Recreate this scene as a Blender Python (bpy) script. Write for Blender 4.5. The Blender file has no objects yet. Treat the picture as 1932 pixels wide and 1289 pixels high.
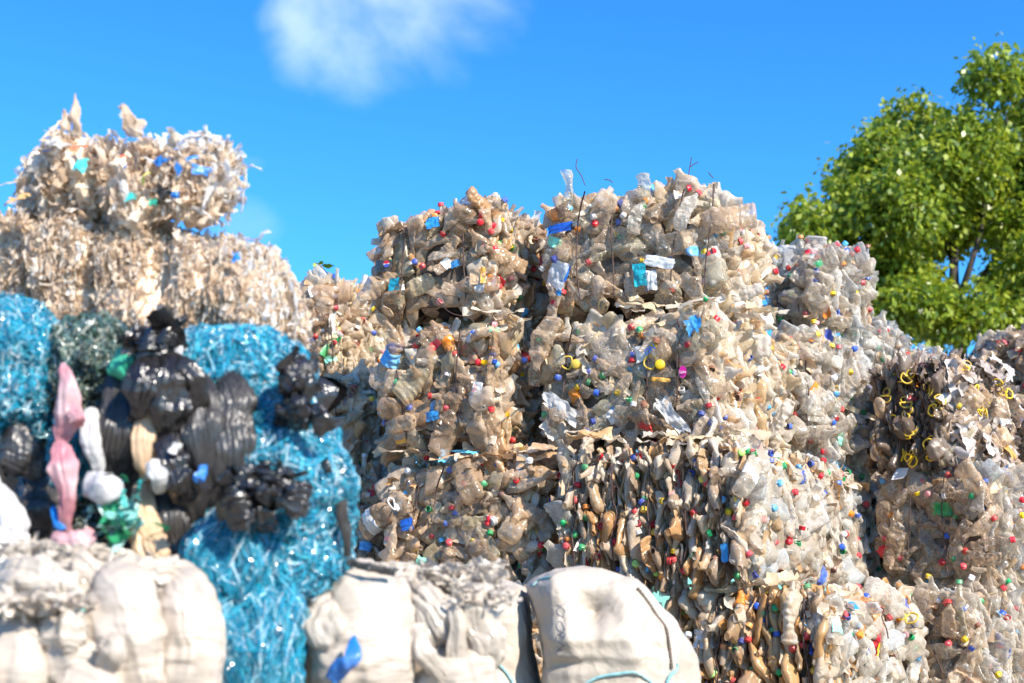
import bpy, math, random
import numpy as np
from mathutils import Vector, Matrix
from mathutils.bvhtree import BVHTree

random.seed(7)
RNG = np.random.default_rng(11)
SC = bpy.context.scene
COL = SC.collection
# ------------------------------------------------------------------ camera geometry
F = 2683.0
CAM = np.array([0.0, 0.0, 0.55])
PITCH = math.atan((1150 - 644.5) / F)
CP, SP = math.cos(PITCH), math.sin(PITCH)
FWD = np.array([0, CP, SP]); UP = np.array([0, -SP, CP]); RT = np.array([1.0, 0, 0])
def ray(px, py):
    d = RT * ((px - 966) / F) + FWD + UP * ((644.5 - py) / F)
    return d
def P(px, py, Y):
    d = ray(px, py)
    return CAM + d * (Y / d[1])
def nrm(v):
    v = np.asarray(v, float)
    return v / (np.linalg.norm(v, axis=-1, keepdims=True) + 1e-12)

# ------------------------------------------------------------------ numpy noise
def _h(ix, iy, iz, s):
    n = (ix * 374761393 + iy * 668265263 + iz * 1442695041 + s * 1274126177) & 0xFFFFFFFF
    n = ((n ^ (n >> 13)) * 1274126177) & 0xFFFFFFFF
    n = ((n ^ (n >> 16)) * 1103515245) & 0xFFFFFFFF
    n = n ^ (n >> 15)
    return (n & 0xFFFF) / 32767.5 - 1.0
def vn(Pt, f=1.0, s=0):
    Q = np.asarray(Pt, float) * f
    I = np.floor(Q).astype(np.int64); T = Q - I; T = T * T * (3 - 2 * T)
    x, y, z = I[..., 0], I[..., 1], I[..., 2]; a, b, c = T[..., 0], T[..., 1], T[..., 2]
    r = 0
    for dx in (0, 1):
        for dy in (0, 1):
            for dz in (0, 1):
                w = (a if dx else 1 - a) * (b if dy else 1 - b) * (c if dz else 1 - c)
                r = r + w * _h(x + dx, y + dy, z + dz, s)
    return r
def fbm(Pt, f=1.0, s=0, o=3):
    r = 0; a = 1.0
    for k in range(o):
        r = r + a * vn(Pt, f * 2 ** k, s + 17 * k); a *= 0.5
    return r
def ridge(Pt, f=1.0, s=0):
    return 1 - 2 * np.abs(vn(Pt, f, s))
def vec_noise(V, f, s):
    return np.stack([vn(V, f, s), vn(V, f, s + 31), vn(V, f, s + 67)], -1)

# ------------------------------------------------------------------ object helpers
def mesh(name, V, Fq, mats=(), mi=None, smooth=True):
    V = np.asarray(V, np.float32); Fq = np.asarray(Fq, np.int32)
    me = bpy.data.meshes.new(name)
    k = Fq.shape[1]
    me.vertices.add(len(V)); me.vertices.foreach_set('co', V.ravel())
    me.loops.add(Fq.size); me.loops.foreach_set('vertex_index', Fq.ravel())
    me.polygons.add(len(Fq))
    me.polygons.foreach_set('loop_start', np.arange(0, Fq.size, k, dtype=np.int32))
    me.polygons.foreach_set('loop_total', np.full(len(Fq), k, np.int32))
    if mi is not None:
        me.polygons.foreach_set('material_index', np.asarray(mi, np.int32))
    me.polygons.foreach_set('use_smooth', np.full(len(Fq), smooth, bool))
    me.update(calc_edges=True)
    for m in mats: me.materials.append(m)
    return me
def link(name, data, parent=None, loc=None):
    o = bpy.data.objects.new(name, data); COL.objects.link(o)
    if parent is not None: o.parent = parent
    if loc is not None: o.location = [float(c) for c in loc]
    return o
def thing(name, label, cat, loc=(0, 0, 0), group=None):
    o = link(name, None, None, loc); o.empty_display_size = .1
    o['label'] = label; o['category'] = cat
    if group: o['group'] = group
    return o
def tag(o, label, cat, group=None):
    o['label'] = label; o['category'] = cat
    if group: o['group'] = group
    return o
def part(name, V, Fq, mat, root, mi=None, smooth=True, stuff=False, label=None):
    """world-space vertices, parented to an un-rotated root"""
    mats = mat if isinstance(mat, (list, tuple)) else [mat]
    loc = np.array(root.location) if root is not None else np.zeros(3)
    o = link(name, mesh(name, np.asarray(V) - loc, Fq, mats, mi, smooth), root)
    if stuff: o['kind'] = 'stuff'
    if label: o['label'] = label
    return o
def grid_faces(nu, nv, wrap_v=False):
    i = np.arange(nu - 1)[:, None]; j = np.arange(nv if wrap_v else nv - 1)[None, :]
    jn = (j + 1) % nv
    a = i * nv + j; b = i * nv + jn; c = (i + 1) * nv + jn; d = (i + 1) * nv + j
    return np.stack([a, b, c, d], -1).reshape(-1, 4)
class Pile:
    """collects copies of prototypes into one mesh"""
    def __init__(s): s.V = []; s.F = []; s.M = []; s.n = 0
    def add(s, V, Fq, m=0):
        s.V.append(np.asarray(V)); s.F.append(Fq + s.n); s.M.append(np.full(len(Fq), m, np.int32)); s.n += len(V)
    def build(s, name, mats, root, stuff=True, smooth=True):
        if not s.V: return None
        return part(name, np.concatenate(s.V), np.concatenate(s.F), mats, root, np.concatenate(s.M), smooth, stuff)
def tube(pts, r, seg=6):
    pts = np.asarray(pts, float); n = len(pts)
    T = nrm(np.gradient(pts, axis=0))
    ref = np.array([0.3, 0.2, 1.0]); 
    A = nrm(np.cross(T, ref)); B = np.cross(T, A)
    th = np.arange(seg) * 2 * math.pi / seg
    rr = np.broadcast_to(np.asarray(r, float), (n,))[:, None, None]
    V = pts[:, None] + rr * (np.cos(th)[None, :, None] * A[:, None] + np.sin(th)[None, :, None] * B[:, None])
    return V.reshape(-1, 3), grid_faces(n, seg, True)
def smooth_path(pts, n=40):
    pts = np.asarray(pts, float); m = len(pts)
    u = np.linspace(0, m - 1, n); out = []
    for t in u:
        i = min(int(t), m - 2); f = t - i
        p0 = pts[max(i - 1, 0)]; p1 = pts[i]; p2 = pts[i + 1]; p3 = pts[min(i + 2, m - 1)]
        out.append(.5 * ((2 * p1) + (-p0 + p2) * f + (2 * p0 - 5 * p1 + 4 * p2 - p3) * f * f + (-p0 + 3 * p1 - 3 * p2 + p3) * f ** 3))
    return np.array(out)

# ------------------------------------------------------------------ materials
def newmat(name):
    m = bpy.data.materials.new(name); m.use_nodes = True
    nt = m.node_tree; nt.nodes.clear()
    return m, nt
def N(nt, t, **kw):
    n = nt.nodes.new(t)
    for k, v in kw.items():
        if k in n.inputs.keys(): n.inputs[k].default_value = v
        else: setattr(n, k, v)
    return n
def L(nt, a, b): nt.links.new(a, b)
def ramp(nt, fac, cols, const=True):
    r = nt.nodes.new('ShaderNodeValToRGB'); cr = r.color_ramp
    cr.interpolation = 'CONSTANT' if const else 'LINEAR'
    while len(cr.elements) < len(cols): cr.elements.new(1)
    k = len(cols)
    for i, c in enumerate(cols):
        cr.elements[i].position = i / k if const else i / (k - 1)
        cr.elements[i].color = (*c, 1)
    L(nt, fac, r.inputs[0]); return r.outputs[0]
def rnd(nt):
    g = N(nt, 'ShaderNodeNewGeometry'); oi = N(nt, 'ShaderNodeObjectInfo')
    a = N(nt, 'ShaderNodeMath', operation='MULTIPLY_ADD'); L(nt, g.outputs['Random Per Island'], a.inputs[0]); a.inputs[1].default_value = 7.13
    L(nt, oi.outputs['Random'], a.inputs[2])
    f = N(nt, 'ShaderNodeMath', operation='FRACT'); L(nt, a.outputs[0], f.inputs[0])
    return f.outputs[0]
def mixc(nt, fac, a, b, mode='MIX'):
    m = N(nt, 'ShaderNodeMix', data_type='RGBA', blend_type=mode)
    if isinstance(fac, (int, float)): m.inputs[0].default_value = fac
    else: L(nt, fac, m.inputs[0])
    for s, v in ((6, a), (7, b)):
        if isinstance(v, tuple): m.inputs[s].default_value = (*v, 1)
        else: L(nt, v, m.inputs[s])
    return m.outputs[2]
def math_(nt, op, a, b=0.0, clamp=False):
    m = N(nt, 'ShaderNodeMath', operation=op, use_clamp=clamp)
    for i, v in enumerate((a, b)):
        if isinstance(v, (int, float)): m.inputs[i].default_value = v
        else: L(nt, v, m.inputs[i])
    return m.outputs[0]

def plastic(name, cols, clear=0.0, dirt=0.0, dirtcol=(.30, .17, .08), rough=.3, transl=.25, bump=.5, bscale=70, sheen=.5, wrinkle=None, crease=0.0):
    """thin plastic: clear = how much one sees through it, dirt = dusty patches"""
    m, nt = newmat(name)
    out = N(nt, 'ShaderNodeOutputMaterial')
    tc = N(nt, 'ShaderNodeTexCoord')
    base = ramp(nt, rnd(nt), cols)
    nz = N(nt, 'ShaderNodeTexNoise', Scale=9.0, Detail=5.0); L(nt, tc.outputs['Object'], nz.inputs['Vector'])
    dmask = math_(nt, 'MULTIPLY', math_(nt, 'SUBTRACT', nz.outputs[0], .42), 3.2 , True)
    dmask = math_(nt, 'MULTIPLY', dmask, dirt)
    col = mixc(nt, dmask, base, dirtcol) if dirt > 0 else base
    bp = N(nt, 'ShaderNodeBump', Strength=bump, Distance=.006)
    w = N(nt, 'ShaderNodeTexVoronoi', Scale=float(bscale) * (.55 if crease else 1), feature='DISTANCE_TO_EDGE')
    mp = N(nt, 'ShaderNodeMapping'); mp.inputs['Scale'].default_value = wrinkle or (1, 1, 1)
    L(nt, tc.outputs['Object'], mp.inputs[0])
    wz = N(nt, 'ShaderNodeTexNoise', Scale=float(bscale) * .6, Detail=3.0, Distortion=.6)
    L(nt, mp.outputs[0], wz.inputs['Vector']); 
    if crease > 0:
        dn = N(nt, 'ShaderNodeTexNoise', Scale=14.0, Detail=2.0); L(nt, mp.outputs[0], dn.inputs['Vector'])
        va = N(nt, 'ShaderNodeVectorMath', operation='MULTIPLY_ADD'); L(nt, dn.outputs['Color'], va.inputs[0]); va.inputs[1].default_value = (.10, .10, .10); L(nt, mp.outputs[0], va.inputs[2])
        L(nt, va.outputs[0], w.inputs['Vector'])
    else: L(nt, mp.outputs[0], w.inputs['Vector'])
    hsum = math_(nt, 'ADD', math_(nt, 'MULTIPLY', w.outputs[0], .5), wz.outputs[0])
    L(nt, hsum, bp.inputs['Height'])
    if crease > 0:   # stress-whitened creases and grime caught between them
        cm_ = N(nt, 'ShaderNodeMapRange', interpolation_type='SMOOTHSTEP'); L(nt, w.outputs[0], cm_.inputs[0])
        cm_.inputs[1].default_value = 0; cm_.inputs[2].default_value = .10; cm_.inputs[3].default_value = 1; cm_.inputs[4].default_value = 0
        n3 = N(nt, 'ShaderNodeTexNoise', Scale=28.0, Detail=4.0, Roughness=.7); L(nt, tc.outputs['Object'], n3.inputs['Vector'])
        cmk = math_(nt, 'MULTIPLY', math_(nt, 'MULTIPLY', cm_.outputs[0], math_(nt, 'SUBTRACT', math_(nt, 'MULTIPLY', n3.outputs[0], 4.0), 1.75), True), crease)
        gr = math_(nt, 'MULTIPLY', math_(nt, 'SUBTRACT', math_(nt, 'SUBTRACT', 1.0, n3.outputs[0]), .45), 2.4 * crease, True)
        col = mixc(nt, math_(nt, 'MULTIPLY', gr, .6), col, tuple(c * 1.3 for c in dirtcol))
        col = mixc(nt, cmk, col, (.92, .88, .82))
        dmask = math_(nt, 'MAXIMUM', dmask, math_(nt, 'MAXIMUM', cmk, math_(nt, 'MULTIPLY', gr, .6))) if dirt > 0 else cmk
    pr = N(nt, 'ShaderNodeBsdfPrincipled', Roughness=rough)
    pr.inputs['Specular IOR Level'].default_value = sheen
    L(nt, col, pr.inputs['Base Color']); L(nt, bp.outputs[0], pr.inputs['Normal'])
    sh = pr.outputs[0]
    if transl > 0:
        tr = N(nt, 'ShaderNodeBsdfTranslucent'); L(nt, col, tr.inputs[0]); L(nt, bp.outputs[0], tr.inputs['Normal'])
        mx = N(nt, 'ShaderNodeMixShader'); mx.inputs[0].default_value = transl
        L(nt, sh, mx.inputs[1]); L(nt, tr.outputs[0], mx.inputs[2]); sh = mx.outputs[0]
    if clear > 0:
        lw = N(nt, 'ShaderNodeLayerWeight', Blend=.35); L(nt, bp.outputs[0], lw.inputs['Normal'])
        f = math_(nt, 'SUBTRACT', 1.0, lw.outputs['Facing'])
        f = math_(nt, 'MULTIPLY', f, clear)
        f = math_(nt, 'MULTIPLY', f, math_(nt, 'SUBTRACT', 1.0, dmask))
        tp = N(nt, 'ShaderNodeBsdfTransparent'); tp.inputs[0].default_value = (.93, .93, .92, 1)
        mx = N(nt, 'ShaderNodeMixShader'); L(nt, f, mx.inputs[0]); L(nt, sh, mx.inputs[1]); L(nt, tp.outputs[0], mx.inputs[2]); sh = mx.outputs[0]
    L(nt, sh, out.inputs[0])
    return m
_w = lambda L_: [(min(1, a * 1.24), b * 1.06, c * .87) for a, b, c in L_]
PETC = [(.62, .56, .48), (.50, .43, .35), (.70, .67, .62), (.58, .50, .41), (.42, .35, .28), (.66, .62, .55), (.52, .47, .40), (.60, .64, .66),
        (.56, .47, .36), (.74, .70, .63), (.47, .41, .34), (.55, .58, .50)]
PETC = _w(PETC)
DUSTC = [tuple(c * f for c, f in zip(x, (.95, .88, .80))) for x in PETC]
BROWNC = [(.52, .35, .19), (.62, .51, .38), (.44, .31, .20), (.72, .63, .51), (.56, .31, .13), (.54, .44, .33), (.66, .53, .37), (.38, .29, .21), (.62, .43, .25), (.74, .67, .56)]
CREAMC = [(.74, .62, .46), (.78, .71, .60), (.68, .54, .37), (.72, .57, .36), (.80, .76, .68), (.70, .62, .49), (.70, .46, .23), (.78, .68, .54)]
GREYC = [(.22, .155, .11), (.29, .22, .165), (.16, .115, .085), (.36, .28, .22), (.24, .175, .13)]
M = {}
M['pet_clear'] = plastic('clear_plastic', PETC, crease=.75, bscale=48, bump=.9, clear=.8, dirt=.32, rough=.09, transl=.3, sheen=1.0)
M['pet_dusty'] = plastic('dusty_clear_plastic', DUSTC, crease=.5, bscale=48, bump=.8, clear=.68, dirt=.45, rough=.1, transl=.3, sheen=1.0)
M['pet_white'] = plastic('bright_clear_plastic', [(.80, .73, .62), (.72, .63, .50), (.82, .78, .71), (.76, .66, .53), (.68, .69, .67), (.78, .66, .50)], crease=.6, bscale=44, bump=.9, clear=.74, dirt=.22, rough=.1, transl=.35, sheen=1.0)
M['scrap_brown'] = plastic('brown_stained_plastic', BROWNC, clear=.12, dirt=.6, rough=.4, transl=.2)
M['pet_cream'] = plastic('cream_stained_clear_plastic', CREAMC, crease=.6, bscale=50, bump=.8, clear=.35, dirt=.3, dirtcol=(.50, .30, .14), rough=.2, transl=.35, sheen=.7)
M['pet_brown'] = plastic('rusty_stained_clear_plastic', BROWNC, crease=.5, bscale=50, bump=.8, clear=.3, dirt=.55, dirtcol=(.36, .19, .08), rough=.28, transl=.2, sheen=.6)
M['pet_orange'] = plastic('orange_stained_clear_plastic', [(.60, .34, .14), (.60, .48, .34), (.66, .42, .2), (.66, .58, .46), (.45, .3, .17)], clear=.3, dirt=.6, dirtcol=(.5, .22, .05), rough=.28, transl=.25, sheen=.6)
M['pet_grey'] = plastic('grey_dirty_clear_plastic', GREYC, clear=.3, dirt=.5, dirtcol=(.10, .08, .07), rough=.25, transl=.15, sheen=.6)
M['scrap_cream'] = plastic('cream_stained_plastic', CREAMC, clear=.15, dirt=.35, dirtcol=(.42, .24, .09), rough=.35, transl=.3)
M['scrap_dust'] = plastic('dusty_plastic_scrap', DUSTC, clear=.2, dirt=.5, rough=.4, transl=.2)
M['scrap_grey'] = plastic('grey_dirty_plastic', GREYC, clear=.1, dirt=.5, rough=.38, transl=.12)
M['scrap_orange'] = plastic('orange_stained_plastic', [(.62, .30, .09), (.58, .42, .26), (.68, .38, .14), (.66, .56, .42), (.42, .25, .12), (.70, .62, .50), (.60, .26, .06)], clear=.15, dirt=.35, dirtcol=(.35, .2, .09), rough=.35, transl=.3)
M['core'] = plastic('packed_plastic_gap_shade', [(.10, .075, .055)], dirt=.6, dirtcol=(.05, .035, .025), rough=.7, transl=0, bump=1, bscale=30)  # near-black tone paints the shade in the gaps between bottles
CAPC = {'red': (.62, .015, .03), 'blue': (.02, .09, .45), 'green': (.01, .32, .10), 'yellow': (.80, .52, .01), 'orange': (.80, .24, .02),
        'white': (.75, .74, .72), 'sky': (.08, .38, .70), 'magenta': (.60, .01, .25), 'lime': (.40, .75, .15), 'black': (.02, .02, .022), 'brown': (.25, .10, .06), 'pink': (.75, .30, .30), 'mint': (.25, .7, .5)}
for k, c in CAPC.items():
    M['cap_' + k] = plastic(k + '_plastic', [c, tuple(.75 * x + .03 for x in c), c, tuple(.9 * x + .06 for x in c)], dirt=.45, rough=.38, transl=0, bump=.0)
M['mixed'] = plastic('mixed_coloured_plastic', [CAPC[k] for k in ('red', 'blue', 'green', 'red', 'yellow', 'sky', 'white', 'orange', 'red', 'blue', 'white')], dirt=.3, rough=.35, transl=.1)
M['wire'] = plastic('rusty_wire', [(.07, .035, .025)], dirt=.5, dirtcol=(.03, .02, .018), rough=.6, transl=0)

# ------------------------------------------------------------------ crushed bottle prototypes
CAPM = {}
def cap_mesh(color, R, H):
    key = (color, R)
    if key in CAPM: return CAPM[key]
    seg = 20; prof = [(0, R * .86), (0, R), (H * .2, R), (H * .22, R * .96), (H * .92, R * .96), (H, R * .90), (H, 1e-4)]
    V = []
    for x, r in prof:
        for j in range(seg):
            a = 2 * math.pi * j / seg; rr = r * (1 + (.05 if j % 2 else 0)) if r > .01 else r
            V.append((x, rr * math.cos(a), rr * math.sin(a)))
    CAPM[key] = mesh('bottle_cap', V, grid_faces(len(prof), seg, True), [M['cap_' + color]])
    return CAPM[key]
def bottle_geo(seed, Lb, R, flat, nu, nv, jug=False, neck=.0135, crum=1.0):
    r_ = np.random.default_rng(seed)
    s = np.concatenate([[0, .015], np.linspace(.05, .72, nu - 8), [.78, .83, .88, .92, .95, 1.0]])
    def prof(s):
        if s <= 0: return R * .05
        if s < .03: return R * .85
        if s < .72: return R * (1 + .035 * math.sin(s * 55))
        if s < .92: return neck + (R - neck) * (math.cos((s - .72) / .2 * math.pi) * .5 + .5)
        return neck
    rad = np.array([prof(x) for x in s])
    th = np.arange(nv) * 2 * math.pi / nv
    x = s * Lb
    e = 2.6 if jug else 2.0
    cs = np.sign(np.cos(th)) * np.abs(np.cos(th)) ** (2 / e); sn = np.sign(np.sin(th)) * np.abs(np.sin(th)) ** (2 / e)
    V = np.stack([np.repeat(x[:, None], nv, 1), rad[:, None] * cs[None], rad[:, None] * sn[None]], -1)
    body = np.clip((.90 - s) / .18, 0, 1)[:, None]
    fl = 1 + (flat * (1 + .5 * vn(np.stack([s * 4, s * 0, s * 0 + seed], -1), 1, seed))[:, None] - 1) * body
    V[..., 2] *= fl; V[..., 1] *= 1 + (.32 * (1 - flat)) * body
    # sheet-like creases shared by both walls
    Q = np.stack([V[..., 0], V[..., 1], V[..., 2] * 0 + seed * .37], -1)
    V[..., 2] += body * crum * (.010 * ridge(Q, 11, seed) * (R / .045) + .006 * ridge(Q, 34, seed + 3))
    V += (body * crum)[..., None] * (.005 * vec_noise(V + seed, 18, seed))
    ctrl = nrm(V - V.mean(1, keepdims=True))
    crk = -np.abs(vn(V + seed, 24, seed + 11)) * .0075 - np.abs(vn(V + seed, 48, seed + 12)) * .005 - np.abs(vn(V + seed, 90, seed + 13)) * .003
    V += ctrl * (body * crum * crk)[..., None]
    bend = r_.normal(0, .2); tw = r_.normal(0, .4)
    a = (s * tw)[:, None]; y, z = V[..., 1].copy(), V[..., 2].copy()
    V[..., 1] = y * np.cos(a) - z * np.sin(a); V[..., 2] = y * np.sin(a) + z * np.cos(a)
    V[..., 2] += bend * (V[..., 0] - Lb / 2) ** 2 / Lb * 1.2; V[..., 1] += r_.normal(0, .25) * (V[..., 0] - Lb / 2) ** 2 / Lb
    c1 = V[-1].mean(0); c0 = V[-3].mean(0)
    ctr = V.reshape(-1, 3).mean(0)
    return V.reshape(-1, 3) - ctr, grid_faces(len(s), nv, True), c1 - ctr, nrm(c1 - c0)
PROTO = []
for i in range(34):
    jug = i % 4 == 0
    Lb = random.uniform(.25, .31) if jug else random.uniform(.17, .29)
    R = random.uniform(.052, .066) if jug else random.uniform(.030, .044)
    fl = random.uniform(.32, .75); nk = .019 if jug else .0125
    hi = bottle_geo(100 + i, Lb, R, fl, 44, 36, jug, nk)
    lo = bottle_geo(100 + i, Lb, R, fl, 22, 16, jug, nk)
    me = mesh('plastic_bottle', hi[0], hi[1], [M['pet_clear']])
    # printed band wrapped round the middle of the same crushed wall
    V = hi[0].reshape(-1, 36, 3); a, b = (13, 25) if not jug else (11, 27)
    seg = V[a:b]; c = seg.mean(1, keepdims=True); out = nrm(seg - c)
    lab = mesh('bottle_label', (seg + out * .0025).reshape(-1, 3), grid_faces(b - a, 36, True), [M['cap_sky']])
    PROTO.append(dict(hi=hi, lo=lo, me=me, jug=jug, L=Lb, R=R, neck=nk, lab=lab))
def scrap_geo(seed, l, w, nu=12, nv=5, amp=.014):
    u, v = np.meshgrid(np.linspace(-.5, .5, nu), np.linspace(-.5, .5, nv), indexing='ij')
    r_ = np.random.default_rng(seed)
    ww = w * (1 + .35 * vn(np.stack([u * 5, u * 0, u * 0], -1), 1, seed)); 
    V = np.stack([u * l, v * ww, u * 0], -1)
    V[..., 2] += amp * (ridge(V + seed, 16, seed) + .6 * ridge(V + seed, 38, seed + 5)) + v * v * w * r_.uniform(-1.5, 1.5)
    V[..., 1] += .012 * vn(V + seed, 14, seed + 2); V[..., 0] += .012 * vn(V + seed, 30, seed + 8)
    a = u * r_.normal(0, 1.2); y, z = V[..., 1].copy(), V[..., 2].copy()
    V[..., 1] = y * np.cos(a) - z * np.sin(a); V[..., 2] = y * np.sin(a) + z * np.cos(a)
    return V.reshape(-1, 3), grid_faces(nu, nv)
SCRAP = [scrap_geo(500 + i, random.uniform(.07, .24), random.uniform(.025, .075)) for i in range(30)]

# ------------------------------------------------------------------ bales
class Box:
    def __init__(s, left, cx, right, ytop, ybot, Y, yaw, round_=.065, bulge=.022, seed=0, slope=0.0, nw=None):
        a = math.radians(yaw); s.t = np.array([math.cos(a), -math.sin(a), 0]); s.s = np.array([math.sin(a), math.cos(a), 0]); s.z = np.array([0, 0, 1.0])
        top = P(cx, ytop, Y); bot = P(cx, ybot, Y); ym = (ytop + ybot) / 2
        c = P(cx, ym, Y)
        def solve(px, vec):
            d = ray(px, ym)
            A = np.array([[vec[0], -d[0]], [vec[1], -d[1]]]); r = np.linalg.solve(A, -c[:2] + CAM[:2]); return r[0]
        w = -solve(left, s.t); l = solve(right, s.s)
        s.w, s.l, s.h = w, l, top[2] - bot[2] - .042
        s.r = min(round_, s.h * .3); s.bulge = bulge; s.seed = seed; s.slope = slope; s.wx = []; s.nw = nw
        s.hd = np.array([w, l, s.h]) / 2
        s.c = c - s.t * w / 2 + s.s * l / 2; s.c[2] = (top[2] + bot[2]) / 2
        s.A = np.stack([s.t, s.s, s.z], 0)      # local -> world: p @ A
        k = nw if nw is not None else max(2, round(w / .22)); rr_ = random.Random(seed)
        s.wx = [(-.5 + (i + .5 + rr_.uniform(-.15, .15)) / k) * w for i in range(k)] if k else []
        print('box', seed, np.round([w, l, s.h, bot[2]], 2))
    def world(s, p): return s.c + p @ s.A
    def surf(s, p):
        """point on the box hull -> (local point on bulgy rounded box, normal)"""
        q = np.clip(p, -(s.hd - s.r), s.hd - s.r); n = nrm(p - q)
        d = s.bulge * (vn(p + s.seed * 3.1, 4.5, s.seed) + .6 * vn(p + s.seed, 10, s.seed + 1))
        if s.wx:
            g = sum(np.exp(-((p[..., 0] - x) / .035) ** 2) for x in s.wx) * .032
            d = d - g * (np.abs(n[..., 0]) < .6)
        v = q + n * (s.r + np.asarray(d)[..., None])
        if s.slope:
            k = (v[..., 2] / s.h + .5) * v[..., 0] * s.slope; v = v.copy(); v[..., 2] += k
        return v, n
    def hit(s, px, py):
        o = (CAM - s.c) @ s.A.T; d = ray(px, py) @ s.A.T
        t1 = (-s.hd - o) / d; t2 = (s.hd - o) / d
        a = np.minimum(t1, t2).max(); b = np.maximum(t1, t2).min()
        if a > b: return None
        p, n = s.surf(o + d * a); return a, p, n
    def sample(s, face, n):
        ax, sg = {'front': (1, -1), 'back': (1, 1), 'right': (0, 1), 'left': (0, -1), 'top': (2, 1)}[face]
        o = [k for k in range(3) if k != ax]
        # jittered grid
        A, B = 2 * s.hd[o[0]], 2 * s.hd[o[1]]
        ka = max(1, round(math.sqrt(n * A / B))); kb = max(1, math.ceil(n / ka))
        g = np.array([((i + random.random()) / ka, (j + random.random()) / kb) for i in range(ka) for j in range(kb)])
        p = np.zeros((len(g), 3)); p[:, o[0]] = (g[:, 0] - .5) * A; p[:, o[1]] = (g[:, 1] - .5) * B; p[:, ax] = sg * s.hd[ax]
        return p
def core_mesh(b, inset=.045, n=26, amp=.02, stretch=(1, 1, 1), f=9):
    V = []; Fq = []; k = 0
    u, v = np.meshgrid(np.linspace(-1, 1, n), np.linspace(-1, 1, n), indexing='ij')
    for ax in range(3):
        for sg in (-1, 1):
            p = np.zeros((n, n, 3)); o = [x for x in range(3) if x != ax]
            p[..., o[0]] = u; p[..., o[1]] = v; p[..., ax] = sg
            q, nn = b.surf(p * b.hd)
            st = np.array(stretch)
            q = q + nn * ((ridge(q * st + b.seed, f, b.seed + 5) * .6 + ridge(q * st + b.seed, f * 2.3, b.seed + 8) * .4) * amp - inset)[..., None]
            fq = grid_faces(n, n)
            if sg * (1 if ax != 1 else -1) < 0: fq = fq[:, ::-1]
            V.append(b.world(q.reshape(-1, 3))); Fq.append(fq + k); k += n * n
    return np.concatenate(V), np.concatenate(Fq)
def frame(b, n, axis, jit, upright=.75):
    """orientation of a crushed bottle at normal n: rows = X (long), Y (wide), Z (thin) in local box space"""
    B = np.array([1.0, 0, 0]) if axis == 'x' else np.array([0, 1.0, 0])
    flat = abs(n @ B) > .62
    if flat:
        Z = nrm(n * 1.0 + RNG.normal(0, jit, 3))
        X = RNG.normal(0, 1, 3)
    else:
        Z = nrm(B * (1 if random.random() < .5 else -1) + RNG.normal(0, jit * .65, 3))
        if abs(n[2]) > .6: X = RNG.normal(0, 1, 3) + n * .2
        else: X = (np.array([0, 0, 1.0]) * random.choice((-1, 1)) + RNG.normal(0, .35, 3)) if random.random() < upright else n + RNG.normal(0, .5, 3)
    X = nrm(X - (X @ Z) * Z); Y = np.cross(Z, X)
    return np.stack([X, Y, Z], 0), flat
def put(name, me, R, pos, parent, mat=None):
    """R rows = axes in world space, parent an un-rotated empty or a placed part"""
    o = bpy.data.objects.new(name, me); COL.objects.link(o)
    Mw = Matrix([[R[0][i], R[1][i], R[2][i], pos[i]] for i in range(3)] + [[0, 0, 0, 1]])
    o.parent = parent
    o.matrix_parent_inverse = Matrix.Identity(4)
    pm = parent['_m'] if False else PM[parent.name]
    o.matrix_basis = pm.inverted() @ Mw
    PM[o.name] = Mw
    if mat is not None:
        o.material_slots[0].link = 'OBJECT'; o.material_slots[0].material = mat
    return o
PM = {}
LABM = ['cap_sky', 'cap_blue', 'cap_white', 'cap_orange', 'cap_green', 'cap_red', 'cap_white', 'cap_sky', 'cap_mint']
def add_handle(root, R, pos, col, size=.036):
    """carry loop of a jug: ring round the neck and a triangular grip"""
    th = np.linspace(0, 2 * math.pi, 25)
    V1, F1 = tube(np.stack([np.zeros_like(th), .021 * np.cos(th), .021 * np.sin(th)], -1), .003)
    pts = smooth_path([(0, .019, 0), (.004, .025, .010), (.006, size * 1.0, .032), (.004, size * 2.0, .024), (0, size * 2.3, 0), (.004, size * 2.0, -.024), (.006, size * 1.0, -.032), (.004, .025, -.010), (0, .019, 0)], 40)
    V2, F2 = tube(pts, .0048)
    me = mesh('carry_handle', np.concatenate([V1, V2]), np.concatenate([F1, F2 + len(V1)]), [M['cap_' + col]])
    return put('carry_handle', me, R, pos, root)
HEROES = {}   # bale id -> list of (px,py,color,size)
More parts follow.
